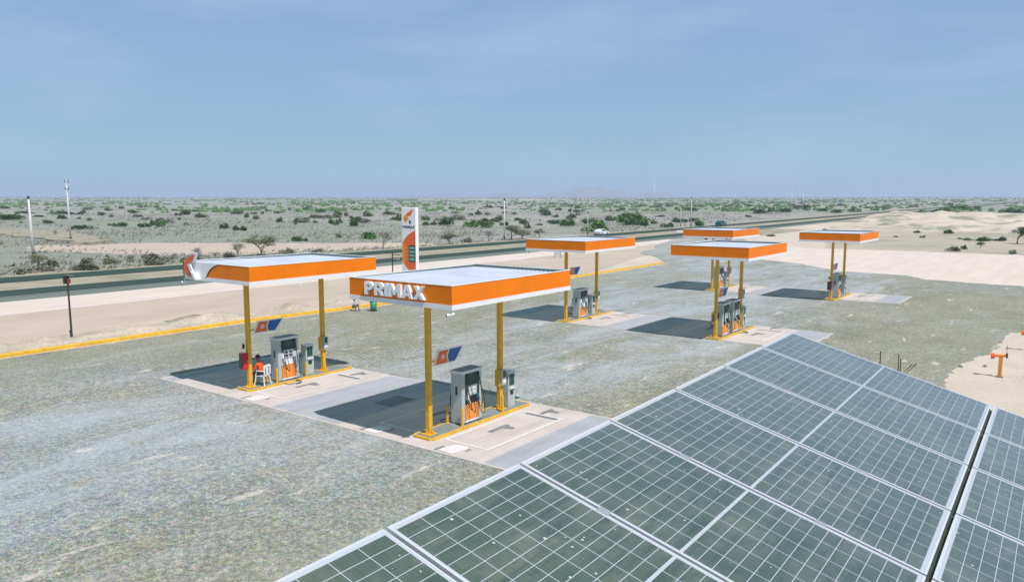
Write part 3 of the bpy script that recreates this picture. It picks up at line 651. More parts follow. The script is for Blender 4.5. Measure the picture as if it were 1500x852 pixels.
# ------------------------------------------------------------------ dispensers
def dispenser(label, bright=False):
    t = thing('fuel_dispenser', (0, 0, 0), label, 'fuel pump', 'grey fuel dispensers on the islands')
    a, L, h = .25, 1.06, 1.86
    m = MB(); m.box((-a, 0, .02), (a, .17, h - .10), .012); m.build('side_column', 'grey', t)
    m = MB(); m.box((-a, L - .13, .02), (a, L, h - .10), .012); m.build('side_column', 'grey', t)
    MB().box((-a - .03, -.03, h - .10), (a + .03, L + .03, h), .014).build('top_cap', 'cap', t)
    MB().box((-a - .005, .0 - .005, h + .001), (a + .005, L + .005, h + .006)).build('top_sheet', 'greyd', t)
    MB().box((-a + .03, .172, .08), (a - .03, L - .132, h - .1)).build('cabinet', 'greyd', t)
    MB().box((-a - .01, -.01, 0), (a + .01, L + .01, .03)).build('plinth', 'black', t)
    MB().box((-.045, -.006, 1.02), (.045, -.0005, 1.32)).build('badge', 'navy', t)
    for s in (-1, 1):
        X = lambda v: s * v
        def bx(a_, b_): return (min(a_[0], b_[0]), a_[1], a_[2]), (max(a_[0], b_[0]), b_[1], b_[2])
        MB().box(*bx((X(a - .032), .19, .12), (X(a + .004), L - .15, .66)), .006).build('lower_panel', 'porange', t)
        MB().box(*bx((X(a - .032), .19, .04), (X(a), L - .15, .11))).build('kick_panel', 'white', t)
        MB().box(*bx((X(a - .032), .18, .68), (X(a - .005), L - .14, 1.20))).build('nozzle_bay', 'white' if bright else 'black', t)
        hd = MB().box(*bx((X(a - .035), .30, .96), (X(a + .02), L - .28, 1.32)), .008).build('price_head', 'grey', t)
        for kk, (yy, zz) in enumerate(((.34, 1.17), (.34, 1.03), (.56, 1.17), (.56, 1.03))):
            MB().box(*bx((X(a + .019), yy, zz), (X(a + .024), yy + .15, zz + .09))).build('display', 'cap' if not bright else 'navy', hd)
        MB().box(*bx((X(a - .03), .19, 1.34), (X(a - .012), L - .15, h - .14))).build('upper_window', 'glassd', t)
        for kk, yy in enumerate((.22, .31, L - .31, L - .22)):
            z1 = 1.08 - .02 * kk
            n = MB().box(*bx((X(a - .005), yy - .025, .84), (X(a + .05), yy + .025, .98)), .008)
            n.tube([(X(a + .03), yy, .86), (X(a + .09), yy, .80), (X(a + .11), yy, .72)], .012, 6)
            n.build('nozzle', ('greyd', 'white', 'blue', 'bingreen')[kk], t)
            pts = []
            sag = .32 + .10 * (kk % 3); outw = .14 + .07 * ((kk * 7) % 3)
            P0 = Vector((X(a + .04), yy, .82)); P3 = Vector((X(a + .0), yy + (.04 if yy > .5 else -.04), h - .14))
            P1 = P0 + Vector((X(outw * 1.6), (.5 - yy) * .5, -sag * 2.1)); P2 = P3 + Vector((X(outw * 2.2), 0, -1.1))
            for q in range(13):
                u = q / 12; pt = P0 * (1 - u) ** 3 + P1 * 3 * u * (1 - u) ** 2 + P2 * 3 * u * u * (1 - u) + P3 * u ** 3; pt.z = max(pt.z, .02); pts.append(pt)
            MB().tube(pts, .013, 6).build('hose', 'black', t)
    return t
def kiosk(label, small=False):
    t = thing('service_cabinet', (0, 0, 0), label, 'cabinet', 'grey cabinets beside the pumps')
    MB().box((-.17, 0, .0), (.17, .42, 1.30), .012).build('body', 'grey', t)
    MB().box((-.19, -.02, 1.30), (.19, .44, 1.335), .006).build('lid', 'cap', t)
    for s in (1,):
        MB().box((.166, .06, .82), (.176, .36, 1.24)).build('screen', 'glassd', t)
        MB().box((.17, .05, .70), (.24, .37, .73)).build('shelf', 'cap', t)
        MB().box((.166, .12, .46), (.176, .30, .62)).build('card_slot', 'black', t)
    return t
def place(f, k, dy, label, first, dx=0):
    o = f if first else dup(f, label=label)
    o.location = (CAN[k][0] + dx, CAN[k][1] + dy, .151); return o
DP = dispenser('grey fuel pump nearest the camera, under the lettered canopy'); place(DP, 'B', 2.70, '', True)
DA = dispenser('grey fuel pump with white price panel under the logo canopy', True); place(DA, 'A', 2.55, '', True)
place(DA, 'C', 2.55, 'single grey fuel pump of the left island in the middle row', False)
place(DP, 'D', 1.72, 'front grey fuel pump of the pair on the middle right island', False)
place(DP, 'D', 3.35, 'rear grey fuel pump of the pair on the middle right island', False)
place(DA, 'E', 2.30, 'grey fuel pump under the farthest canopy, seen between two poles', False)
place(DP, 'F', 2.40, 'grey fuel pump beside the red cabinet, far right', False)
KP = kiosk('grey service cabinet behind the rear pole of the lettered canopy'); place(KP, 'B', 5.42, '', True)
KA = place(KP, 'A', 4.05, 'grey service cabinet between the pump and the rear pole, logo canopy', False)
place(KP, 'C', 4.30, 'grey service cabinet of the middle row, left island', False)
place(KP, 'D', 5.20, 'grey service cabinet beside the pair of pumps', False)
place(KP, 'E', 4.15, 'grey service cabinet under the farthest canopy', False)
place(KP, 'F', 4.80, 'grey service cabinet at the far right pump', False)
# bollards
def bollard(label):
    t = thing('bollard', (0, 0, 0), label, 'bollard', None)
    MB().lathe([(.045, 0), (.045, .60), (.038, .625), (.015, .635)], seg=14).build('post', 'yellow', t)
    MB().lathe([(.075, 0), (.075, .012)], seg=14).build('foot_plate', 'yellow', t)
    return t
bl = {('B', .34, 2.60): 'yellow bollard at the near right corner of the nearest pump', ('B', -.36, 2.62): 'yellow bollard left of the nearest pump, beside its hoses', ('B', -.36, 4.55): 'yellow bollard behind the nearest pump, on its far side', ('B', .34, 4.85): 'yellow bollard just in front of the rear pole, lettered canopy',
      ('A', .34, 2.40): 'yellow bollard in front of the pump with the white panel', ('A', -.36, 2.40): 'yellow bollard left of the white panel pump, behind the chair', ('A', .34, 3.90): 'yellow bollard in front of the grey cabinet, logo canopy',
      ('C', .34, 2.35): 'yellow bollard at the middle row left pump', ('D', .34, 1.55): 'yellow bollard at the front pump of the pair', ('D', .34, 3.08): 'yellow bollard between the pair of pumps', ('E', .34, 2.1): 'yellow bollard at the farthest pump', ('F', .34, 2.2): 'yellow bollard at the far right pump'}
bp = None
for (k, dx, dy), lb in bl.items():
    if bp is None: bp = bollard(lb); o = bp
    else: o = dup(bp, label=lb)
    o['group'] = 'yellow bollards guarding the pumps'; o.location = (CAN[k][0] + dx, CAN[k][1] + dy, .151)
# sign boards on the front poles
def board(label):
    t = thing('pump_sign', (0, 0, 0), label, 'sign', 'slanted orange and blue signs on the front poles')
    MB().prism([(.0, 0), (.22, .50), (1.50, .50), (1.10, 0)], 'x', -.02, .02).build('panel', 'white', t)
    MB().prism([(.07, .03), (.27, .46), (.72, .46), (.62, .25), (.68, .03)], 'x', .021, .027).build('orange_field', 'sorange', t)
    MB().prism([(.74, .03), (.68, .25), (.78, .46), (1.42, .46), (1.05, .03)], 'x', .021, .027).build('blue_field', 'blue', t)
    MB().prism([(.62, .03), (.60, .12), (.66, .16), (.70, .03)], 'x', .028, .030).build('yellow_wedge', 'yellow', t)
    m = MB()
    for i in range(12):
        a0, a1 = R(i * 30), R(i * 30 + 30)
        m.quad([(.029, .44 + .085 * math.cos(a0), .25 + .085 * math.sin(a0)), (.029, .44 + .085 * math.cos(a1), .25 + .085 * math.sin(a1)), (.029, .44 + .065 * math.cos(a1), .25 + .065 * math.sin(a1)), (.029, .44 + .065 * math.cos(a0), .25 + .065 * math.sin(a0))])
    m.build('number_ring', 'white', t)
    o = text_mesh('8', .13, .001, .004, 'white', 'number', t); o.rotation_euler = (R(90), 0, R(90)); o.location = (.030, .402, .205)
    MB().box((-.02, -.16, .14), (.02, .06, .20)).build('bracket', 'yellow', t)
    return t
SL = {'B': 'slanted orange and blue sign on the front pole of the lettered canopy', 'A': 'slanted orange and blue sign on the front pole of the logo canopy', 'C': 'slanted blue sign seen past the right end of the lettered canopy',
      'D': 'slanted orange and blue sign above the pair of pumps', 'F': 'slanted sign on the far right front pole'}
bo = board(SL['B'])
for k in 'BACDF':
    o = bo if k == 'B' else dup(bo, label=SL[k]); o.location = (CAN[k][0] + .0, CAN[k][1] + 1.32 + .24, {'A': 2.33, 'B': 2.37, 'C': 3.0, 'D': 2.35, 'F': 2.35}[k])
# payment boxes on rear poles
def paybox(label):
    t = thing('payment_box', (0, 0, 0), label, 'payment box', 'payment boxes on the rear poles')
    MB().box((-.10, -.17, 0), (.10, -.10, .62), .008).build('back_box', 'yellow', t)
    MB().box((.098, -.10, .05), (.20, .13, .62), .01).build('housing', 'grey', t)
    MB().box((.199, -.06, .34), (.206, .10, .58)).build('screen', 'glassd', t)
    MB().box((.199, -.06, .14), (.215, .10, .24)).build('keypad', 'white', t)
    return t
PL = {'B': 'yellow and grey payment box on the rear pole, lettered canopy', 'A': 'yellow and grey payment box on the rear pole, logo canopy', 'C': 'payment box on the rear pole of the middle row left canopy', 'D': 'grey payment box halfway up the rear pole, middle right canopy', 'E': 'payment box on the rear pole of the farthest canopy', 'F': 'payment box on the far right rear pole'}
pb = paybox(PL['B'])
for k, z in {'B': 1.02, 'A': 1.10, 'C': 1.05, 'D': 1.9, 'E': 1.2, 'F': 1.1}.items():
    o = pb if k == 'B' else dup(pb, label=PL[k]); o.location = (CAN[k][0], CAN[k][1] + 5.13, z)
# red extinguisher cabinets
def redcab(label):
    t = thing('extinguisher_cabinet', (0, 0, 0), label, 'fire cabinet', 'red extinguisher cabinets')
    MB().box((-.22, -.33, 0), (.12, -.10, .68), .03).build('housing', 'red', t)
    MB().box((-.19, -.337, .06), (.06, -.331, .60)).build('window', 'glassd', t)
    MB().box((.121, -.16, .30), (.14, -.13, .38)).build('handle', 'steel', t)
    MB().lathe([(.05, .7), (.05, .86), (.02, .9)], (-.13, -.15, .14), 10).build('alarm_bell', 'black', t)
    return t
rc = redcab('red extinguisher cabinet on the front pole of the logo canopy'); rc.location = (CAN['A'][0], CAN['A'][1] + 1.32, .92)
r2 = dup(rc, label='red extinguisher cabinet on the far right front pole'); r2.location = (CAN['F'][0], CAN['F'][1] + 1.32, .85)
o = thing('control_box', (CAN['D'][0], CAN['D'][1] + 1.32, .95), 'yellow control box on the front pole, middle right canopy', 'control box')
MB().box((-.17, -.22, 0), (.12, -.10, .62), .01).build('housing', 'yellow', o); MB().box((-.13, -.228, .1), (.02, -.221, .5)).build('door', 'greyd', o)
# floodlights / cameras at canopy corners
def dome(label, loc):
    t = thing('security_camera', loc, label, 'security camera', 'security cameras at canopy corners')
    MB().tube([(0, 0, .10), (0, 0, 0)], .02, 8).build('bracket', 'white', t)
    MB().tube([(.08, .08, -.02), (-.08, -.08, -.06)], .045, 12).build('body', 'white', t)
    MB().tube([(-.08, -.08, -.06), (-.10, -.10, -.065)], .04, 12).build('lens', 'black', t)
    return t
dome('white security camera under the front corner of the lettered canopy', (CAN['B'][0] + 2.12, CAN['B'][1] + .05, 4.50))
dome('white security camera under the left corner of the logo canopy', (CAN['A'][0] - 2.2, CAN['A'][1] - .05, 4.52))
dome('white security camera under the left corner, middle row left canopy', (CAN['C'][0] - 2.1, CAN['C'][1] + .05, 4.50))
for i, (dx, dy) in enumerate(((-.6, 1.2), (.9, 2.0))):
    t = thing('floodlight', (CAN['E'][0] + dx, CAN['E'][1] + dy, 4.42), ('left' if i == 0 else 'right') + ' small black floodlight under the farthest canopy', 'floodlight', 'black floodlights under the farthest canopy')
    MB().box((-.10, -.06, 0), (.10, .06, .15), .01).build('housing', 'black', t); MB().tube([(0, 0, .15), (0, 0, .21)], .02, 6).build('bracket', 'black', t)
# loose hoses lying on the island edge
def hose_coil(x, y, z, s, label, mat='black'):
    pts = []
    for q in range(26):
        a = q / 25 * 2 * math.pi * 1.35; pts.append((x + s * .26 * math.cos(a) + .03 * math.sin(3 * a), y + s * .34 * math.sin(a) + .02 * q / 5, z + .014 + .001 * q))
    tag(MB().tube(pts, .014, 6).build('hose_loop', mat, smooth=True), label, 'hose', 'hose loops lying by the pumps')
hose_coil(-17.28, 19.3, .151, .8, 'black hose loop on the island left of the nearest pump')
hose_coil(-26.45, 19.75, .075, 1.0, 'black hose loop on the concrete by the white panel pump')
hose_coil(-25.6, 42.4, .075, .9, 'black hose loop by the middle row left pump')
hose_coil(-15.5, 43.3, .075, .9, 'black hose loop by the pair of pumps')

# ------------------------------------------------------------------ solar array
S = Vector((.965, .0137, -.2617)).normalized(); T = Vector((.0137, -1, -.002)); T = (T - S * T.dot(S)).normalized()
O = Vector((-2.5135, 8.517, 6.352)); Nn = S.cross(T)                       # points down; up = T x S
UP = T.cross(S).normalized()
def pmat(s, t): 
    p = O + S * s + T * t
    m = Matrix((( S.x, T.x, -UP.x, p.x), (S.y, T.y, -UP.y, p.y), (S.z, T.z, -UP.z, p.z), (0, 0, 0, 1)))
    return m
def solar(label):
    t = link(bpy.data.objects.new('solar_panel', None)); t.empty_display_size = .2
    tag(t, label, 'solar panel', 'solar panels of the tilted array')
    Lx, Ly, f, th = 1.983, 1.016, .013, .035        # local z points down
    MB().quad([(f, f, .002), (Lx - f, f, .002), (Lx - f, Ly - f, .002), (f, Ly - f, .002)]).build('cell_glass', 'cells', t)
    MB().ring(0, Lx, 0, Ly, f, 0, th).build('frame', 'alu', t)
    MB().quad([(f, f, .010), (Lx - f, f, .010), (Lx - f, Ly - f, .010), (f, Ly - f, .010)]).build('back_sheet', 'white', t)
    for xx in (.56, 1.42):
        MB().box((xx - .035, -.034, -.004), (xx + .035, .010, .02), .002).build('clamp', 'steel', t)
    return t
orr = ['first', 'second', 'third', 'fourth', 'fifth', 'sixth', 'seventh', 'eighth', 'ninth']
sp = None
for col in range(2):
    for row in range(9):
        if col == 1 and row > 7: continue
        lb = 'solar panel, %s from the far edge in the %s column' % (orr[row], ('left', 'right')[col])
        if sp is None: sp = solar(lb); o = sp
        else: o = dup(sp, label=lb)
        rr = random.Random(row * 3 + col)
        o.matrix_world = pmat(.012 + col * 2.012, .012 + row * 1.04)
t = thing('panel_rack', (0, 0, 0), 'galvanised steel rack carrying the tilted solar panels', 'rack')
def onp(s, tt, dn): return O + S * s + T * tt - UP * dn
for i, tt in enumerate((.9, 4.0, 7.4)):
    MB().tube([onp(.1, tt, .14), onp(4.0, tt, .14)], .04, 4).build('beam', 'steel', t)
for s_ in (.56, 1.42, 2.6, 3.46):
    MB().tube([onp(s_, .1, .07), onp(s_, 9.2, .07)], .028, 4).build('rail', 'steel', t)
for k in range(1, 9): MB().tube([onp(.05, .0 + k * 1.04, .042), onp(3.98, .0 + k * 1.04, .042)], .016, 4).build('row_gap_shade', 'dsteel', t)  # dark tubes added under the row gaps to paint in their shade
MB().tube([onp(2.0045, .06, .055), onp(2.0045, 9.2, .055)], .028, 4).build('column_gap_shade', 'dsteel', t)  # dark bar added below the column gap, drawn as its shade
for s_ in (.5, 3.6):
    for tt in (.9, 4.0, 7.4):
        p = onp(s_, tt, .18); MB().box((p.x - .04, p.y - .04, 4.2), (p.x + .04, p.y + .04, p.z)).build('leg', 'steel', t)
t = thing('service_building', (-1.6, 8.3, 0), 'flat roofed rendered building under the solar panels', 'building')
MB().box((0, -16, 0), (9, 0, 4.0)).build('wall', 'wallp', t); MB().box((-.08, -16.08, 4.001), (9.08, .08, 4.2)).build('roof', 'wallp', t)
MB().box((-.03, -4.6, .0), (-.002, -3.7, 2.1)).build('door', 'greyd', t); MB().box((-.03, -2.6, 1.0), (-.002, -1.2, 2.1)).build('window', 'glassd', t)
# starter bars sticking up behind the far edge of the array
for i, (x, z, dx) in enumerate(((-1.63, 6.20, 0), (-1.453, 6.19, 0), (-1.432, 6.145, 0), (-1.325, 6.095, .11), (-1.285, 6.11, .12))):
    lb = ['single upright dark steel bar behind the far edge of the panels', 'taller of two upright dark steel bars behind the panels', 'shorter of two upright dark steel bars behind the panels',
          'left one of the two leaning steel bars behind the panels', 'right one of the two leaning steel bars behind the panels'][i]
    tag(MB().tube([(x - dx * 1.2, 8.75 - .42, 4.15), (x - dx * 1.2, 8.75, 4.6), (x - dx * 1.0, 8.75, 5.95), (x, 8.75, z)], .0055, 6).build('steel_bar', 'dsteel'), lb, 'steel bar', 'starter bars behind the solar panels')

# ------------------------------------------------------------------ totem
t = thing('price_totem', (-54.1, 55.0, 0), 'tall white and orange price totem with logo beside the highway', 'price sign')
tw, thh, td = 1.98, 7.05, .42
bm = MB(); bm.box((-tw / 2, 0, .0), (tw / 2, td, thh), .07); bm.build('casing', 'white', t)
ff = -.006
MB().prism([(-.93, 3.40), (-.60, 3.88), (-.1, 4.30), (.45, 4.60), (.93, 4.78), (.93, .35), (.55, .48), (.0, .78), (-.55, 1.22), (-.93, 1.62)][::1], 'y', ff - .004, ff).build('orange_field', 'sorange', t)
MB().prism([(-.93, 3.36), (-.52, 3.60), (-.52, 1.25), (-.93, 1.62)], 'y', ff - .007, ff - .0045).build('amber_field', 'porange', t)
MB().box((.02, ff - .03, 1.65), (.90, ff - .005, 3.30)).build('display_frame', 'black', t)
for i in range(4):
    MB().box((.10, ff - .036, 1.76 + i * .38), (.84, ff - .031, 2.02 + i * .38)).build('price_display', 'screen', t)
for i in range(4): MB().box((-.82, ff - .012, 1.84 + i * .38), (-.12, ff - .008, 1.92 + i * .38)).build('fuel_name', 'yellow', t)
MB().prism([(.70, 6.88), (.35, 6.78), (-.10, 6.50), (-.55, 6.22), (-.66, 5.98), (-.52, 5.72), (-.30, 5.55), (-.22, 5.9), (-.12, 6.18), (.30, 6.24), (.48, 6.55)], 'y', ff - .01, ff).build('logo_crescent', 'sorange', t)
MB().prism([(-.48, 6.2), (-.15, 6.25), (.05, 5.92), (-.22, 5.80)], 'y', ff - .016, ff - .011).build('logo_fin', 'yellow', t)
MB().prism([(.10, 5.78), (.24, 5.78), (.40, 5.46), (.08, 5.46)], 'y', ff - .01, ff).build('logo_fin', 'navy', t)
word(t, -.80, 4.98, .25, {'P': .22, 'R': .24, 'I': .09, 'M': .32, 'A': .26, 'X': .25}, .05, ff - .014, ff, 'navy')

# ------------------------------------------------------------------ poles and posts
def util_pole(x, y, h, label, arm=0, lean=0, r=.15, lamp=False):
    z = H(x, y); t = thing('utility_pole', (x, y, z), label, 'utility pole', 'utility poles along the highway and desert')
    MB().tube([(0, 0, -.3), (lean, 0, h)], r, 10, r * .6).build('shaft', 'pole', t, True)
    if arm:
        for k in range(arm):
            zz = h - .35 - k * 1.35; m = MB().box((-.8 + lean, -.06, zz), (.8 + lean, .06, zz + .12)); m.build('cross_arm', 'dsteel', t)
            for s in (-.7, 0, .7): MB().lathe([(.03, 0), (.09, .08), (.05, .16), (.08, .22), (.02, .32)], (s + lean, 0, zz + .12), 8).build('insulator', 'dsteel', t)
    else:
        MB().lathe([(.10, 0), (.16, .1), (.16, .4), (.06, .5)], (lean, 0, h - .25), 8).build('insulator', 'dsteel', t)
    MB().lathe([(r * 1.15, .3), (r * 1.12, .75)], (0, 0, 0), 10).build('painted_band', 'dsteel', t)
util_pole(-113.4, 43.5, 8.1, 'pale concrete pole left of the station, nearest beyond the highway', 0, -.35, .20)
util_pole(-153.6, 65.5, 11.4, 'tall pole with stacked cross arms at the far left', 2, -.15, .19)
util_pole(-89.9, 117.7, 7.9, 'pale concrete pole right of the price totem, beyond the highway', 0, 0, .16)
util_pole(-298, 603.5, 21, 'tall distant pole with cross arms on the right half of the horizon', 2, 0, .35)
util_pole(-134.9, 448.5, 13, 'left one of two thin far poles at the right', 1, 0, .2)
util_pole(-129.3, 451.8, 11, 'right one of two thin far poles at the right', 1, 0, .2)
util_pole(-86.3, 197.5, 8.0, 'faint pole behind the far carriageway above the farthest canopies', 0, 0, .14)
util_pole(-88.6, 195.9, 5.9, 'short thin pole left of the faint pole by the dark car', 0, 0, .10)
util_pole(-86.4, 143.1, 5.0, 'thin pole in front of the big round green bush', 0, 0, .10)
def lamp_post(x, y, h, label, lean=0):
    t = thing('lamp_post', (x, y, .03), label, 'lamp post', 'black posts on the sand strip')
    MB().tube([(0, 0, -.1), (lean, 0, h)], .065, 8, .045).build('shaft', 'dsteel', t)
    MB().box((-.30 + lean, -.12, h - .45), (-.03 + lean, .12, h - .02), .02).build('control_box', 'black', t)
    MB().box((-.1 + lean, -.06, h + .01), (.62 + lean, .06, h + .06), .01).build('lamp_head', 'greyd', t)
    MB().box((.10 + lean, -.05, h - .40), (.26 + lean, .05, h - .16), .02).build('flood_lamp', 'red', t)
    MB().tube([(-.02, 0, .05), (-.22, 0, .6)], .03, 6).build('stay', 'dsteel', t)
lamp_post(-44.3, 18.6, 3.65, 'black lamp post with a box at its top, left behind the kerb', -.05)
o = thing('banner_post', (-57.9, 56.4, .03), 'black post with a side arm left of the price totem', 'post')
MB().tube([(0, 0, -.1), (0, 0, 2.25)], .06, 8).build('shaft', 'dsteel', o); MB().box((.06, -.03, 2.05), (1.1, .03, 2.11)).build('arm', 'dsteel', o); MB().box((.25, -.03, 1.55), (1.0, .03, 1.85)).build('banner', 'median', o)
o = thing('marker_pole', (-46.8, 72.6, .03), 'thin white pole beside the front pole of the middle left canopy', 'pole')
MB().tube([(0, 0, 0), (0, 0, 3.2)], .055, 8).build('shaft', 'white', o); MB().lathe([(.12, 0), (.12, .03)], seg=10).build('foot_plate', 'dsteel', o)
for (x, y, wv, hv, lb) in ((-56.1, 42.8, .95, .72, 'low empty white frame on the sand strip'), (-56.5, 85.8, 1.0, 1.05, 'small white board on two legs by the middle left canopy')):
    o = thing('frame_sign', (x, y, .03), lb, 'sign', 'small framed signs on the sand strip')
    for s in (-1, 1): MB().box((s * wv / 2 - .025, -.025, 0), (s * wv / 2 + .025, .025, hv)).build('leg', 'greyd' if hv > 1 else 'white', o)
    if hv > 1: MB().box((-wv / 2 + .026, -.015, .2), (wv / 2 - .026, .015, hv)).build('panel', 'white', o)
    else: MB().box((-wv / 2 + .026, -.015, .12), (wv / 2 - .026, .015, .17)).build('rail', 'white', o)
for (x, y, lb) in ((-86.7, 94.0, 'white wire frame gate beyond the highway'),):
    o = thing('frame_sign', (-100, 76, .05), 'white wire frame standing on the sand bank beyond the highway', 'sign', 'small framed signs on the sand strip')
    for s in (-1, 1): MB().box((s * .6 - .03, -.03, 0), (s * .6 + .03, .03, 1.1)).build('leg', 'white', o)
    MB().box((-.57, -.02, .5), (.57, .02, .56)).build('rail', 'white', o)
# litter bin
o = thing('litter_bin', (-39.55, 36.6, .045), 'teal and green litter bin with white lid on the gravel by the kerb', 'litter bin')
MB().lathe([(.20, .0), (.23, .30), (.25, .70)], seg=18).build('body', 'bingreen', o, True)
MB().lathe([(.262, .68), (.275, .72), (.275, .86)], seg=18).build('rim', 'teal', o, True)
MB().lathe([(.26, .862), (.20, .93), (.06, .97)], seg=18).build('lid', 'white', o, True)
MB().lathe([(.24, 0), (.24, .03)], seg=18).build('foot', 'black', o)
# orange vent posts on the right sand
def vent(x, y, label):
    o = thing('vent_post', (x, y, .03), label, 'vent post', 'orange posts on the right hand sand')
    MB().box((-.075, -.055, 0), (.075, .055, .92), .01).build('post', 'porange', o)
    MB().box((-.14, -.14, 0), (.14, .14, .03)).build('base', 'greyd', o)
    MB().tube([(-.26, -.02, .95), (.20, .02, .98)], .07, 14).build('arm', 'porange', o)
    MB().tube([(-.24, -.02, .93), (-.38, -.04, .91)], .13, 16).build('drum', 'sorange', o)
    MB().tube([(.20, .02, .98), (.25, .02, .98)], .12, 16).build('wheel', 'black', o)
    MB().tube([(.2, 0, 1.05), (.2, 0, 1.45)], .012, 6).build('antenna', 'dsteel', o)
vent(-2.47, 39.3, 'orange post with a drum head on the sand right of the panels')
vent(-1.78, 47.2, 'orange post at the right edge of the photo, farther away')
# little stones
for i, (x, y, s) in enumerate(((-4.1, 40.6, .10), (-1.5, 40.0, .12), (-43.5, 22, .12), (-3.2, 41.4, .08))):
    r_ = bmesh.new(); bmesh.ops.create_icosphere(r_, subdivisions=2, radius=s)
    for v in r_.verts: v.co *= 1 + .35 * noise.noise(v.co * 9 + Vector((i, 0, 0))); v.co.z *= .6
    m = MB(); m.bm.free(); m.bm = r_; q = m.build('stone', 'greyd'); q.location = (x, y, .07); tag(q, ['dark stone on the sand left of the nearer orange post', 'largest dark stone, beside the nearer orange post', 'dark stone on the tan sand behind the yellow kerb', 'smallest dark stone at the edge of the gravel on the right'][i], 'stone', 'small dark stones on the sand')

# ------------------------------------------------------------------ chair and people
def chair(x, y, z, rz, label):
    t = thing('plastic_chair', (x, y, z), label, 'chair', None, rz)
    MB().box((-.22, -.22, .40), (.22, .22, .43), .012).build('seat', 'plastic', t)
    bk = MB(); bk.prism([(-.22, .44), (-.24, .82), (-.15, .88), (.15, .88), (.24, .82), (.22, .44), (.16, .44), (.16, .78), (.06, .80), (.06, .46), (-.06, .46), (-.06, .80), (-.16, .78), (-.16, .44)], 'y', -.24, -.215); bk.build('backrest', 'plastic', t)
    for sx in (-1, 1):
        for sy in (-1, 1):
            MB().tube([(sx * .19, sy * .19, .40), (sx * .24, sy * .24, 0)], .028, 6, .02).build('leg', 'plastic', t)
        MB().tube([(sx * .23, -.22, .64), (sx * .24, .1, .64), (sx * .22, .20, .42)], .022, 6).build('armrest', 'plastic', t)
    return t
def person(name, loc, rz, label, J, E_, cols, s=1):
    """skinned figure: J joints {name:(co, radius)}, E_ edges; facing +Y"""
    bm = bmesh.new(); idx = {}
    names = list(J)
    me = bpy.data.meshes.new(name); me.from_pydata([J[n][0] for n in names], [(names.index(a), names.index(b)) for a, b in E_], [])
    ob = bpy.data.objects.new(name, me); sc.collection.objects.link(ob)
    sk = ob.modifiers.new('s', 'SKIN'); sk.use_smooth_shade = True
    ly = me.skin_vertices[0] if me.skin_vertices else None
    if ly is None:
        bpy.context.view_layer.objects.active = ob
    for i, n in enumerate(names):
        ly.data[i].radius = (J[n][1], J[n][1] if len(J[n]) < 3 else J[n][2]); ly.data[i].use_root = (n == 'pelvis')
    sb = ob.modifiers.new('b', 'SUBSURF'); sb.levels = 1; sb.render_levels = 1
    bpy.context.view_layer.update()
    m2 = bpy.data.meshes.new_from_object(ob.evaluated_get(bpy.context.evaluated_depsgraph_get()))
    bpy.data.objects.remove(ob); m2.name = name
    m2.materials.clear()
    for c_ in ('skin', cols[0], cols[1], 'dcloth'): m2.materials.append(M[c_])
    pos = {n: Vector(J[n][0]) for n in names}
    region = lambda n: 0 if n.startswith(('head', 'neck', 'chin', 'hand', 'fore', 'f_', 'nose', 'ear')) else 3 if n.startswith('foot') or n.startswith('toe') else 2 if n.startswith(('knee', 'hip', 'ankle', 'pelvis')) else 1
    for p in m2.polygons:
        n = min(names, key=lambda k: (pos[k] - p.center).length); p.material_index = region(n); p.use_smooth = True
    o = link(bpy.data.objects.new(name, m2)); o.location = loc; o.rotation_euler = (0, 0, rz); o.scale = (s, s, s)
    tag(o, label, 'person'); return o
def seated(lean=.0, seat=.16, knee=.42, fx=.42, armf=.35):
    z = seat + .10
    J = {'pelvis': ((0, 0, z), .13, .12), 'belly': ((0, lean * .3, z + .18), .125, .10), 'chest': ((0, lean * .75, z + .38), .145, .105), 'neck': ((0, lean * 1.05, z + .53), .052), 'head_base': ((0, lean * 1.2 + .01, z + .62), .075), 'head_top': ((0, lean * 1.25 + .01, z + .74), .078), 'nose': ((0, lean * 1.25 + .105, z + .66), .018)}
    E = [('pelvis', 'belly'), ('belly', 'chest'), ('chest', 'neck'), ('neck', 'head_base'), ('head_base', 'head_top'), ('head_base', 'nose')]
    for s, n in ((-1, 'L'), (1, 'R')):
        J['hip' + n] = ((s * .09, .06, z), .088); J['knee' + n] = ((s * .13, fx, knee), .062); J['ankle' + n] = ((s * .13, fx + .10, .07), .042); J['foot' + n] = ((s * .13, fx + .24, .04), .038); 
        J['sh' + n] = ((s * .17, lean * .85, z + .44), .058); J['elbow' + n] = ((s * .23, lean * .6 + armf * .35, z + .22), .040); J['fore' + n] = ((s * .17, lean + armf * .8, z + .24), .032); J['hand' + n] = ((s * .12, lean + armf, z + .24), .035)
        for q, (dx, L_) in enumerate(((-.024, .065), (-.008, .078), (.008, .074), (.024, .058))):
            J['f_%d%s' % (q, n)] = ((s * .12 + dx, lean + armf + L_, z + .225), .009)
            E.append(('hand' + n, 'f_%d%s' % (q, n)))
        J['f_t' + n] = ((s * .075, lean + armf + .02, z + .235), .010); E.append(('hand' + n, 'f_t' + n))
        E += [('pelvis', 'hip' + n), ('hip' + n, 'knee' + n), ('knee' + n, 'ankle' + n), ('ankle' + n, 'foot' + n), ('chest', 'sh' + n), ('sh' + n, 'elbow' + n), ('elbow' + n, 'fore' + n), ('fore' + n, 'hand' + n)]
    return J, E
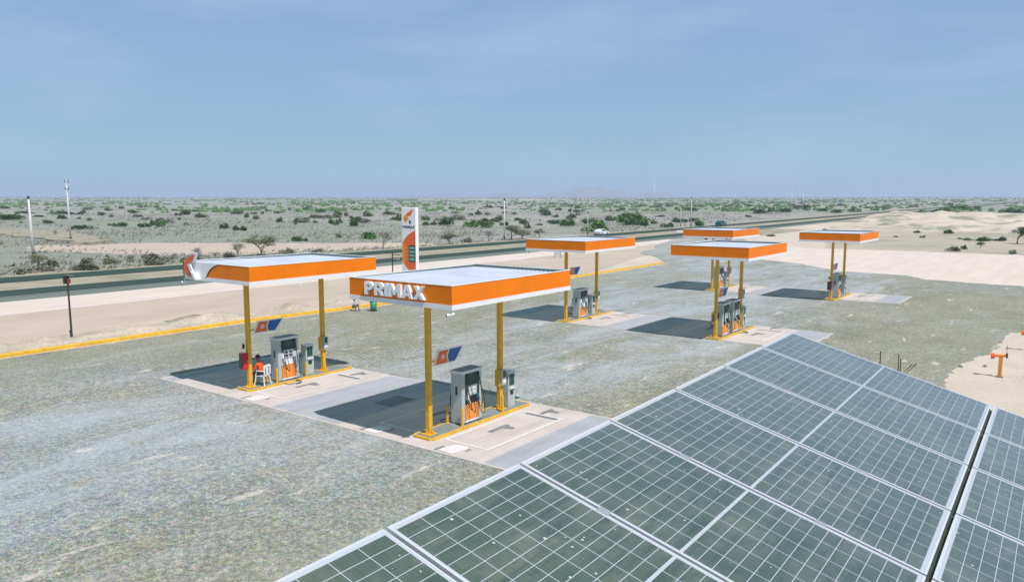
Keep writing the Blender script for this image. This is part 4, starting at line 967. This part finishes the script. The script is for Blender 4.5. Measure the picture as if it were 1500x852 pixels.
try:
    J, E_ = seated(.10, .13, .43, .42)
    p1 = person('person', (-40.85, 35.9, .06), R(-100), 'person in white shirt, grey trousers and dark cap sitting on the yellow kerb', J, E_, ('shirt', 'trous'))
    c1 = MB().lathe([(.098, .0), (.10, .05), (.075, .10), (.02, .118)], (0, .135, .93), 14); c1.box((-.07, .2, .93), (.07, .32, .942)); c1.build('cap', 'dcloth', p1)
    J, E_ = seated(.16, .38, .50, .42)
    p2 = person('person', (-26.90, 18.62, .151), R(110), 'person in an orange top sitting in the white chair behind the pole', J, E_, ('oshirt', 'dcloth'))
    MB().lathe([(.095, .0), (.098, .07), (.07, .12), (.02, .135)], (0, .2, 1.15), 14).build('hair', 'dcloth', p2)
except Exception as ex:
    print('PERSON FAIL', ex)
chair(-26.90, 18.62, .151, R(110), 'white plastic chair on the island of the logo canopy')

# ------------------------------------------------------------------ vehicles
def car(x, y, rz, mat, label, L=4.2, hgt=1.45):
    z = H(x, y) + .06; t = thing('parked_car', (x, y, z), label, 'car', None, rz)
    w_ = .86
    MB().prism([(-L / 2, .35), (-L / 2, .80), (-L / 2 + .25, .92), (L / 2 - 1.0, .88), (L / 2 - .1, .72), (L / 2, .5), (L / 2, .30), (-L / 2 + .1, .25)], 'y', -w_, w_).build('body', mat, t)
    MB().prism([(-L / 2 + .35, .90), (-L / 2 + .75, hgt - .05), (L / 2 - 1.75, hgt), (L / 2 - 1.05, .89)], 'y', -w_ + .1, w_ - .1).build('cabin', mat, t)
    for s in (-1, 1): MB().prism([(-L / 2 + .52, .95), (-L / 2 + .85, hgt - .12), (L / 2 - 1.8, hgt - .08), (L / 2 - 1.22, .95)], 'y', s * (w_ - .098), s * (w_ - .085)).build('side_window', 'glassd', t)
    for sx in (-L / 2 + .8, L / 2 - .85):
        for s in (-1, 1): 
            wh = MB().lathe([(.31, -.1), (.33, 0), (.31, .1)], (sx, s * (w_ - .06), .33), 16, 'y').build('wheel', 'black', t)
            MB().lathe([(.19, -.11), (.17, .11)], (sx, s * (w_ - .05), .33), 12, 'y').build('rim', 'steel', wh)
    for s in (-1, 1): MB().box((L / 2 - .04, s * .62 - .14, .55), (L / 2 + .012, s * .62 + .14, .67)).build('headlight', 'cap', t)
car(-84.2, 214, R(90), 'carteal', 'dark teal car on the far carriageway above the farthest canopy')
car(-84.6, 146, R(90), 'carwhite', 'white car on the far carriageway below the big round bush', 4.0, 1.35)
o = tag(MB().prism([(-.25, 0), (.25, 0), (.12, .5), (-.12, .5)], 'x', -.8, .8).build('road_barrier', 'white'), 'small white concrete barrier in the highway median', 'barrier'); o.location = (-76, 168, H(-76, 168) + .02)

# ------------------------------------------------------------------ vegetation
def leaf_blob(rng, lobes, n, size, flat=.7):
    m = MB(); bm = m.bm
    for i in range(n):
        cx, cy, cz, rx, rz_ = rng.choice(lobes)
        th = rng.uniform(0, 2 * math.pi); ph = math.acos(rng.uniform(-.15, 1)); rad = rng.uniform(.55, 1.0) ** .5 * (1 + .22 * noise.noise((3 * math.cos(th) + cx, 3 * math.sin(th) + cy, ph * 2)))
        p = Vector((cx + rx * rad * math.sin(ph) * math.cos(th), cy + rx * rad * math.sin(ph) * math.sin(th), max(.01, cz + rz_ * rad * math.cos(ph))))
        nrm = Vector((rng.gauss(0, 1), rng.gauss(0, 1), rng.gauss(.5, 1))).normalized()
        a = nrm.orthogonal().normalized() * size * rng.uniform(.6, 1.4); b = nrm.cross(a).normalized() * size * rng.uniform(.5, 1.1)
        bm.faces.new([bm.verts.new(p + q) for q in (-a, b * .8, a, -b * .8)])
    return m
rng = random.Random(3); protos = []
for i in range(7):
    lobes = [(0, 0, .30, .34, .62)] if i < 2 else []
    for k in range(5 if i < 5 else 9):
        a = rng.uniform(0, 6.28); rr = rng.uniform(.08, .34); hh = rng.uniform(.35, .85) * (1 - rr)
        lobes.append((rr * math.cos(a) * 1.1, rr * math.sin(a), .08 + hh * .15, rng.uniform(.12, .26), hh))
    protos.append(leaf_blob(rng, lobes, 750, .055).build('desert_bush', 'leaf').data)
for o in [o for o in bpy.data.objects if o.name.startswith('desert_bush')]: bpy.data.objects.remove(o)
mats_b = ['leaf', 'leafd', 'leafl']
pm = {}
for i, me in enumerate(protos):
    for mm in mats_b:
        c2 = me.copy(); c2.materials.clear(); c2.materials.append(M[mm]); pm[(i, mm)] = c2
def bush(x, y, w_, h_, label, group, mm='leaf', i=None):
    i = rng.randrange(7) if i is None else i
    o = link(bpy.data.objects.new('desert_bush', pm[(i, mm)])); o.location = (x, y, H(x, y) - .02); o.rotation_euler = (0, 0, rng.uniform(0, 6.28))
    o.scale = (w_ * rng.uniform(1.15, 1.3), w_ * rng.uniform(1.0, 1.2), h_ * 1.35); tag(o, label, 'bush', group); return o
BUSH = [(-306.5, 110.2, 11.2, 2.2), (-301.7, 125.4, 2.5, 1.3), (-393.4, 145.8, 2.8, 1.3), (-337.0, 132.2, 3.9, 0.8), (-265.1, 99.0, 1.3, 0.6), (-252.9, 101.6, 2.9, 1.5), (-301.3, 125.8, 3.5, 1.5), (-386.7, 171.4, 3.3, 1.6), (-269.9, 121.5, 1.6, 1.2), (-341.4, 158.1, 3.0, 1.5), (-296.4, 130.0, 2.0, 0.8), (-527.8, 236.7, 8.1, 1.8), (-365.5, 171.1, 2.5, 1.0), (-315.7, 150.9, 2.2, 1.1), (-214.6, 105.6, 4.2, 1.5), (-222.1, 105.9, 2.3, 1.0), (-308.1, 157.4, 4.4, 1.4), (-270.5, 141.1, 3.0, 1.0), (-202.0, 109.8, 3.0, 1.9), (-213.3, 113.1, 1.8, 1.6), (-563.9, 290.6, 4.1, 2.0), (-541.4, 265.4, 4.8, 1.9), (-555.2, 299.0, 5.1, 1.5), (-325.6, 188.2, 6.8, 2.2), (-316.4, 179.7, 3.0, 1.5), (-280.0, 168.1, 5.4, 1.6), (-261.3, 148.8, 1.5, 1.0), (-210.7, 122.0, 2.0, 0.8), (-180.9, 115.3, 3.2, 1.3), (-167.3, 110.7, 3.0, 1.5), (-166.3, 111.5, 2.0, 0.8), (-368.8, 230.5, 2.9, 1.4), (-365.0, 233.7, 4.3, 1.4), (-319.9, 210.6, 5.1, 1.9), (-265.8, 179.8, 2.7, 1.9), (-247.3, 171.3, 3.6, 1.5), (-209.3, 153.6, 2.2, 2.0), (-190.4, 145.4, 1.2, 1.0), (-120.1, 92.0, 2.6, 1.0), (-118.9, 93.0, 1.3, 0.5), (-317.3, 231.5, 3.4, 1.3), (-244.4, 197.3, 8.2, 1.6), (-238.7, 201.8, 4.4, 1.6), (-263.5, 223.6, 4.2, 2.1), (-176.6, 149.3, 2.0, 1.6), (-189.3, 161.3, 2.6, 1.5), (-251.6, 218.3, 2.9, 1.7), (-164.7, 145.6, 3.1, 1.9), (-236.5, 216.4, 3.4, 2.5), (-183.0, 166.3, 3.0, 1.7), (-114.7, 105.2, 3.3, 1.5), (-195.5, 191.5, 2.4, 1.5), (-188.7, 187.4, 2.8, 2.4), (-186.9, 198.1, 3.9, 1.7), (-155.6, 165.5, 2.4, 1.0), (-167.6, 186.1, 5.8, 1.8), (-135.3, 162.0, 4.2, 1.9), (-129.1, 160.9, 2.6, 1.7), (-222.3, 271.0, 3.8, 2.5), (-216.9, 259.6, 3.0, 1.2), (-219.0, 273.4, 3.1, 1.6), (-217.2, 291.4, 3.2, 1.3), (-123.3, 105.0, 1.1, 0.8), (-190.1, 279.3, 4.8, 2.4), (-174.1, 263.3, 2.8, 1.1), (-139.2, 191.8, 3.4, 1.3), (-119.1, 186.1, 5.5, 2.0), (-154.7, 242.3, 2.6, 1.5), (-220.5, 346.6, 2.2, 2.6), (-128.7, 185.5, 1.8, 0.6), (-91.6, 154.8, 4.8, 2.2), (-108.7, 206.7, 8.3, 3.1), (-101.1, 198.9, 2.8, 1.6), (-91.8, 193.6, 4.5, 1.5), (-106.4, 215.3, 2.1, 1.1), (-88.2, 208.0, 3.9, 1.6), (-211.6, 375.2, 2.3, 1.5), (-208.5, 377.3, 1.9, 1.5), (-117.8, 163.8, 2.5, 1.3), (-125.1, 371.6, 10.0, 2.3), (-126.1, 409.0, 7.2, 2.2), (-141.0, 498.3, 6.9, 3.5), (-119.9, 457.4, 6.3, 2.3), (-99.7, 405.6, 4.8, 2.1), (-100.8, 445.7, 4.5, 2.2), (-138.0, 423.2, 5.3, 2.3), (-109.9, 307.5, 2.8, 1.1), (-167.3, 428.4, 4.7, 2.0), (-58.5, 500, 15.1, 4.0), (-54.8, 540, 10.2, 3.3), (-58.5, 470, 3.8, 1.9), (-56.6, 420, 4.8, 2.0), (-38.3, 378.4, 4.7, 2.3), (-27.5, 447.8, 8.7, 2.3), (-95.3, 771.3, 6.0, 2.4), (-24.3, 197.5, 2.5, 0.9), (-30.6, 197.2, 1.9, 0.6), (-17.4, 169.2, 1.7, 0.5), (-19.3, 173.7, 1.1, 0.3), (-15.6, 133.3, 1.6, 0.8), (-14.9, 139.9, 1.1, 0.7), (-14.2, 168.6, 3.1, 0.8), (-12.0, 170.1, 1.8, 0.8), (-26.1, 175.2, 1.1, 0.6), (-7.8, 131.8, 1.0, 0.6), (-31.1, 175.0, 1.1, 0.3), (-53.5, 331.7, 1.6, 0.5), (-50.8, 196.5, 2.0, 0.5), (-53.0, 163.3, 2.0, 0.4)]
UNI = {0: 'wide low green bush clump at the left edge of the scrubland', 18: 'dense green bush, low dome at the left, beyond the sand track', 29: 'bright green bush behind the left end of the logo canopy', 38: 'dark green bush on the grey scrub above the logo canopy roof',
       50: 'green bush behind the bare tree left of the price totem', 56: 'larger of two bushes right of the price totem', 57: 'smaller of two bushes right of the price totem', 52: 'round dark green bush on the scrub above the price totem logo', 58: 'domed dark bush on the far scrub, left of the thin pale pole',
       66: 'spreading green bush above the middle row left canopy', 70: 'big round green bush just behind the white car', 71: 'largest green bush, a broad dome beyond the highway', 73: 'row of green shrub right of the largest bush', 75: 'green bush beside the dark teal car'}
for i, (x, y, w_, h_) in enumerate(BUSH):
    right = x > -60 and y < 345
    mm = 'leafl' if i in (0, 18, 38, 50, 56, 66, 70, 71, 75, 88, 97, 103, 104) else ('leafd' if i in (1, 11, 17, 27, 33, 35, 41, 42, 46, 55, 60, 49, 105, 107, 99) else 'leaf')
    if i in UNI: lb, g = UNI[i], None
    elif right: lb, g = 'small green shrub on the open sand right of the highway', 'small shrubs on the sand right of the highway'
    elif y > 290: lb, g = 'far green bush in the scrub belt near the horizon on the right', 'far bushes in the right hand scrub belt'
    else: lb, g = 'low green bush scattered on the grey scrubland beyond the highway', 'low bushes scattered on the grey scrubland'
    ob_ = bush(x, y, w_, h_, lb, g, mm, 5 if i in (70, 71) else None)
    if i in (70, 71): ob_.scale.z *= 1.25
def screen_x(x, y):
    a = math.atan2(-x, y) - R(36.8); return 750 - 1114 * math.tan(a)
ORD = ['widest', 'second widest', 'third widest', 'fourth widest', 'fifth widest', 'sixth widest', 'seventh widest', 'eighth widest', 'ninth widest', 'tenth widest', 'eleventh widest', 'twelfth widest', 'thirteenth widest', 'fourteenth widest']
def zone(o):
    sx = screen_x(o.location.x, o.location.y); g = o['group']
    if 'grey scrubland' in g:
        for lim, nm in ((44, 'left of the near concrete pole'), (100, 'between the two left poles'), (165, 'just right of the tall left pole'), (240, 'well left of the logo canopy'), (300, 'behind the left end of the logo canopy'), (365, 'behind the middle of the logo canopy'),
                        (420, 'above the right half of the logo canopy'), (480, 'above the rear end of the logo canopy'), (545, 'left of the totem, above the canopy gap'), (590, 'immediately left of the price totem'), (660, 'immediately right of the price totem'), (740, 'just left of the thin central pole'),
                        (800, 'just right of the thin central pole'), (880, 'above the middle row left canopy'), (960, 'between the middle row canopies'), (1600, 'above the farthest canopies')):
            if sx < lim: return 'scrub bush ' + nm
    if 'scrub belt' in g:
        for lim, nm in ((980, 'above the farthest canopies'), (1110, 'left of the two thin far poles'), (1200, 'around the two thin far poles'), (1300, 'above the far right canopy'), (1380, 'behind the sand ridge'), (1450, 'far right behind the sand ridge'), (1600, 'at the right edge')):
            if sx < lim: return 'far bush ' + nm
    for lim, nm in ((1180, 'left of the far right canopy'), (1330, 'right of the far right canopy'), (1400, 'halfway to the acacia'), (1450, 'left of the acacia'), (1600, 'beside the acacia at the right edge')):
        if sx < lim: return 'shrub on open sand ' + nm
def relabel():
    zs = {}
    for o in bpy.data.objects:
        if o.name.startswith('desert_bush') and 'group' in o.keys() and 'dry bushes' not in o['group']: zs.setdefault(zone(o), []).append(o)
    for z, L in zs.items():
        L.sort(key=lambda o: -o.scale.x)
        for k, o in enumerate(L): o['label'] = ORD[min(k, 13)] + ' ' + z
for i, (x, y, w_, h_) in enumerate([(-89.6, 33.5, 2.2, .9), (-90.8, 36.0, 1.8, .8), (-89.4, 39.4, 2.6, .8), (-92.5, 41.0, 2.0, 1.0), (-89.8, 47.5, 2.4, .9), (-93.8, 49.5, 2.8, 1.0), (-90.2, 52.8, 2.6, 1.0), (-95.5, 45.0, 2.2, .9), (-97.0, 39.0, 2.4, .9), (-90.0, 58.0, 2.3, .9), (-98.5, 51.5, 2.2, .8), (-92.0, 68.5, 2.2, .8), (-91.8, 74.0, 1.8, .7), (-90.9, 108.0, 2.2, .9)]):
    o = bush(x, y, w_, h_, '', None, 'leafd'); o['group'] = 'dry bushes along the far edge of the highway'
    o['label'] = ORD[i].split(' ')[0] + ' dry pale bush from the left along the highway edge'
    if i == 0: o['label'] = 'leftmost dry pale bush along the far edge of the highway'
def in_view(r, az): t = R(90 + 36.8 - az); return r * math.cos(t), r * math.sin(t)
relabel()
n = 0
while n < 140:
    r = 210 * (900 / 210) ** rng.random(); x, y = in_view(r, rng.uniform(-36, 36))
    if x > -95 and y < 400: continue
    if -92 < x < -62: continue
    if noise.noise((x * .012, y * .012, 9)) + rng.uniform(-.3, .3) < -.05: continue
    s = rng.uniform(1.6, 5.0) * (1 + r / 900)
    bush(x, y, s, rng.uniform(.5, 1.0) * min(1.1 + s * .18, 2.6), 'small dark shrub among many on the distant scrubland', 'small shrubs on the distant scrubland', rng.choice(['leaf', 'leaf', 'leafd'])); n += 1
# beyond: one mass of far scrub
m = MB(); bm = m.bm
def lump(x, y, z, w_, h_, q):
    pts = []; N = 7
    for k in range(N):
        a = 2 * math.pi * k / N; rr = w_ / 2 * q.uniform(.6, 1.15); pts.append(bm.verts.new((x + rr * math.cos(a), y + rr * math.sin(a), z - .1)))
    mid = [bm.verts.new((x + (p.co.x - x) * q.uniform(.6, .95), y + (p.co.y - y) * q.uniform(.6, .95), z + h_ * q.uniform(.45, .85))) for p in pts]
    top = bm.verts.new((x + q.uniform(-.2, .2) * w_, y, z + h_))
    for k in range(N):
        bm.faces.new((pts[k], pts[(k + 1) % N], mid[(k + 1) % N], mid[k])); bm.faces.new((mid[k], mid[(k + 1) % N], top))
q = random.Random(11); n = 0
while n < 7500:
    r = 420 * (6500 / 420) ** (q.random() ** .8); az = q.uniform(-38, 38); x, y = in_view(r, az)
    if -95 < x < -62 or (x > -60 and y < 350): continue
    dens = noise.noise((x * .005, y * .005, 3)) + .35 * noise.noise((x * .02, y * .02, 1))
    if dens + q.uniform(-.45, .45) + (.06 if az > 0 else -.08) < 0: continue
    s = q.uniform(1.5, 5) * (1 + r / 2600)
    for _ in range(q.choice((1, 1, 2, 3))):
        x2, y2 = x + q.gauss(0, s * .7), y + q.gauss(0, s * .7); lump(x2, y2, H(x2, y2), s * q.uniform(.4, 1.1), s * q.uniform(.18, .42), q); n += 1
tag(m.build('distant_scrub', 'leaf'), 'dark scrub merging into one belt towards the horizon', 'scrub', None, 'stuff')
# dry low scrub twigs across the grey plain: uncountable
m = MB(); bm = m.bm; n = 0
while n < 16000:
    r = 88 * (420 / 88) ** q.random(); x, y = in_view(r, q.uniform(-37, 20))
    if x > -88.5: continue
    if noise.noise((x * .03, y * .03, 2)) + .6 * noise.noise((x * .15, y * .15, 6)) + q.uniform(-.25, .25) < .02: continue
    if -136 < x < -92 and 54 + (x + 136) * -.0 < y < 100 and abs((y - 60) - (x + 136) * .85) < 9: continue
    z = H(x, y); s = (q.random() ** 2.2 * .34 + .06) * (1 + r / 260)
    for k in range(5):
        a = q.uniform(0, 6.28); dx, dy = math.cos(a) * s, math.sin(a) * s
        bm.faces.new([bm.verts.new((x - dx * .25, y - dy * .25, z - .02)), bm.verts.new((x + dy * .2, y - dx * .2, z + s * .25)), bm.verts.new((x + dx, y + dy, z + s * q.uniform(.5, 1.1)))])
    n += 1
tag(m.build('dry_scrub', 'brush'), 'low dry grey brush covering the plain beyond the highway', 'scrub', None, 'stuff')
# grass and dry weeds on the highway side
# dry trees
def branch_tree(seed, h, spread, flat, dens, leafm, leafn, leafs):
    q = random.Random(seed); wood = MB(); tips = []
    def grow(p, dd, L_, r_, lv):
        n_ = 3; pts = [p]
        for k in range(n_):
            dd = (dd + Vector((q.gauss(0, .16), q.gauss(0, .16), q.gauss(0, .08)))).normalized(); pts.append(pts[-1] + dd * L_ / n_)
        wood.tube(pts, r_, 6 if lv < 2 else 4, r_ * .6)
        if lv >= 3: tips.append(pts[-1]); tips.append(pts[-2]); return
        for k in range(q.choice((3, 3, 4)) if lv else 4):
            a = q.uniform(0, 6.28); sp_ = spread * q.uniform(.7, 1.2)
            nd = (dd * .7 + Vector((math.cos(a) * sp_, math.sin(a) * sp_, q.uniform(.0, .55) * (1 - flat)))).normalized()
            grow(pts[-1] if k else pts[-2], nd, L_ * q.uniform(.6, .8), r_ * .58, lv + 1)
    grow(Vector((0, 0, -.05)), Vector((q.uniform(-.2, .2), q.uniform(-.2, .2), 1)).normalized(), h * .36, h * .035, 0)
    fo = MB(); bm = fo.bm
    for i in range(leafn):
        p = q.choice(tips) + Vector((q.gauss(0, .09 * h), q.gauss(0, .09 * h), q.gauss(0, .035 * h)))
        nrm = Vector((q.gauss(0, 1), q.gauss(0, 1), q.gauss(0, 1))).normalized(); a = nrm.orthogonal().normalized() * leafs; b = nrm.cross(a).normalized() * leafs * .35
        bm.faces.new([bm.verts.new(p + v_) for v_ in (-a, b, a, -b)])
    return wood, fo
TREE = [(-89.2, 84.7, 4.0, 3.2, 'twig', 'bare grey umbrella tree left of the price totem'), (-92.0, 60.5, 2.2, 2.4, 'twig', 'leaning bare tree behind the logo canopy roof, left one'), (-91.5, 64.0, 6.4, 3.1, 'leafd', 'wide flat topped dry tree behind the logo canopy roof'), (-89.5, 101.2, 4.2, 2.2, 'leafd', 'low umbrella tree right of the price totem'),
        (-89.7, 112.5, 2.3, 2.3, 'twig', 'thin bare tree left of the pale pole'), (-89.2, 118.9, 5.6, 3.1, 'leafd', 'flat topped dry tree just right of the pale pole'), (-90.4, 124.5, 5.0, 2.1, 'leafd', 'low spreading dry tree behind the middle left canopy, left one'), (-90.1, 130.0, 4.4, 2.1, 'leafd', 'low spreading dry tree behind the middle left canopy, right one'),
        (-171.6, 70.1, 1.4, 1.5, 'twig', 'small bare shrub tree on the plain right of the left poles'), (-9.1, 161.9, 6.0, 3.3, 'leaf', 'green flat topped acacia on the sand at the right edge'), (-13.1, 145.6, 1.7, 1.1, 'leaf', 'small dark leaning tree on the sand at the right'), (-93.5, 36.0, 3.6, 2.0, 'leafd', 'bushy dry tree below the near concrete pole, left edge'),
        (-94.0, 41.9, 1.8, 1.2, 'leafd', 'low dry tree by the foot of the near concrete pole'), (-91.5, 45.5, 1.5, 1.3, 'leafd', 'low dry tree left of the logo canopy, beyond the highway'), (-91.0, 50.8, 1.8, 1.1, 'twig', 'sparse dry tree left of the logo canopy, nearer to it'), (-92.9, 55.3, 2.0, 1.7, 'twig', 'sparse dry tree just left of the canopy logo'), (-7.7, 128.4, 1.2, .9, 'twig', 'small dry shrub tree at the edge of the pale pad'), (-131.3, 450.6, 8, 4, 'leaf', 'dark green tree beside the two thin far poles')]
for i, (x, y, w_, h_, lm, lb) in enumerate(TREE):
    wd, fo = branch_tree(40 + i, 1.0, .75, .75, 1, lm, 1600 if lm != 'twig' else 700, .035 if lm != 'twig' else .03)
    t = thing('desert_tree', (x, y, H(x, y)), lb, 'tree')
    a = wd.build('trunk', 'bark', t); b = fo.build('crown', lm, t)
    mx = max(v.co.z for v in b.data.vertices); wx = max(abs(v.co.x) for v in b.data.vertices)
    for o in (a, b): 
        for v in o.data.vertices: v.co = Vector((v.co.x * w_ / 2 / wx * 1.0, v.co.y * w_ / 2 / wx, v.co.z * h_ / mx))

# ------------------------------------------------------------------ far hills and haze
def hills(az0, az1, r0, hfun, seed):
    bm = bmesh.new(); N, Q = 120, 14; rows = []
    for i in range(N + 1):
        f = i / N; az = az0 + (az1 - az0) * f; row = []
        for j in range(Q + 1):
            g = j / Q; x, y = in_view(r0 + 900 * g, az); e = math.sin(math.pi * min(1, g * 1.0)) ** .8
            z = 30 + hfun(f) * e * (.8 + .35 * noise.noise((f * 9 + seed, g * 4, 1)) + .2 * noise.noise((f * 26, g * 9, seed)))
            row.append(bm.verts.new((x, y, z)))
        rows.append(row)
    for i in range(N):
        for j in range(Q): bm.faces.new((rows[i][j], rows[i + 1][j], rows[i + 1][j + 1], rows[i][j + 1]))
    m = MB(); m.bm.free(); m.bm = bm; struct(m.build('hills', 'hill', smooth=True))
def px(x): return math.degrees(math.atan((x - 750) / 1114))
g_ = lambda f, c_, s_: math.exp(-((f - c_) / s_) ** 2)
hills(px(760), px(1010), 6900, lambda f: 8 + 105 * g_(f, .40, .10) + 70 * g_(f, .55, .12) + 62 * g_(f, .82, .10) + 45 * g_(f, .22, .12), 2)
hills(px(560), px(830), 7000, lambda f: 6 + 40 * g_(f, .35, .18) + 45 * g_(f, .7, .16), 5)

hz = MB().box((-9500, -9500, -4), (9500, 9500, 190)).build('haze', 'trim')
hm = bpy.data.materials.new('haze_air'); hm.use_nodes = True; t_ = hm.node_tree; t_.nodes.clear()
ou = t_.nodes.new('ShaderNodeOutputMaterial'); pv = t_.nodes.new('ShaderNodeVolumePrincipled')
pv.inputs['Density'].default_value = .00023; pv.inputs['Color'].default_value = (.62, .72, .95, 1); pv.inputs['Anisotropy'].default_value = .1
t_.links.new(pv.outputs[0], ou.inputs['Volume'])
hz.data.materials.clear(); hz.data.materials.append(hm); hz['kind'] = 'stuff'; hz['label'] = 'pale blue haze over the desert plain'
sc.cycles.volume_bounces = 1
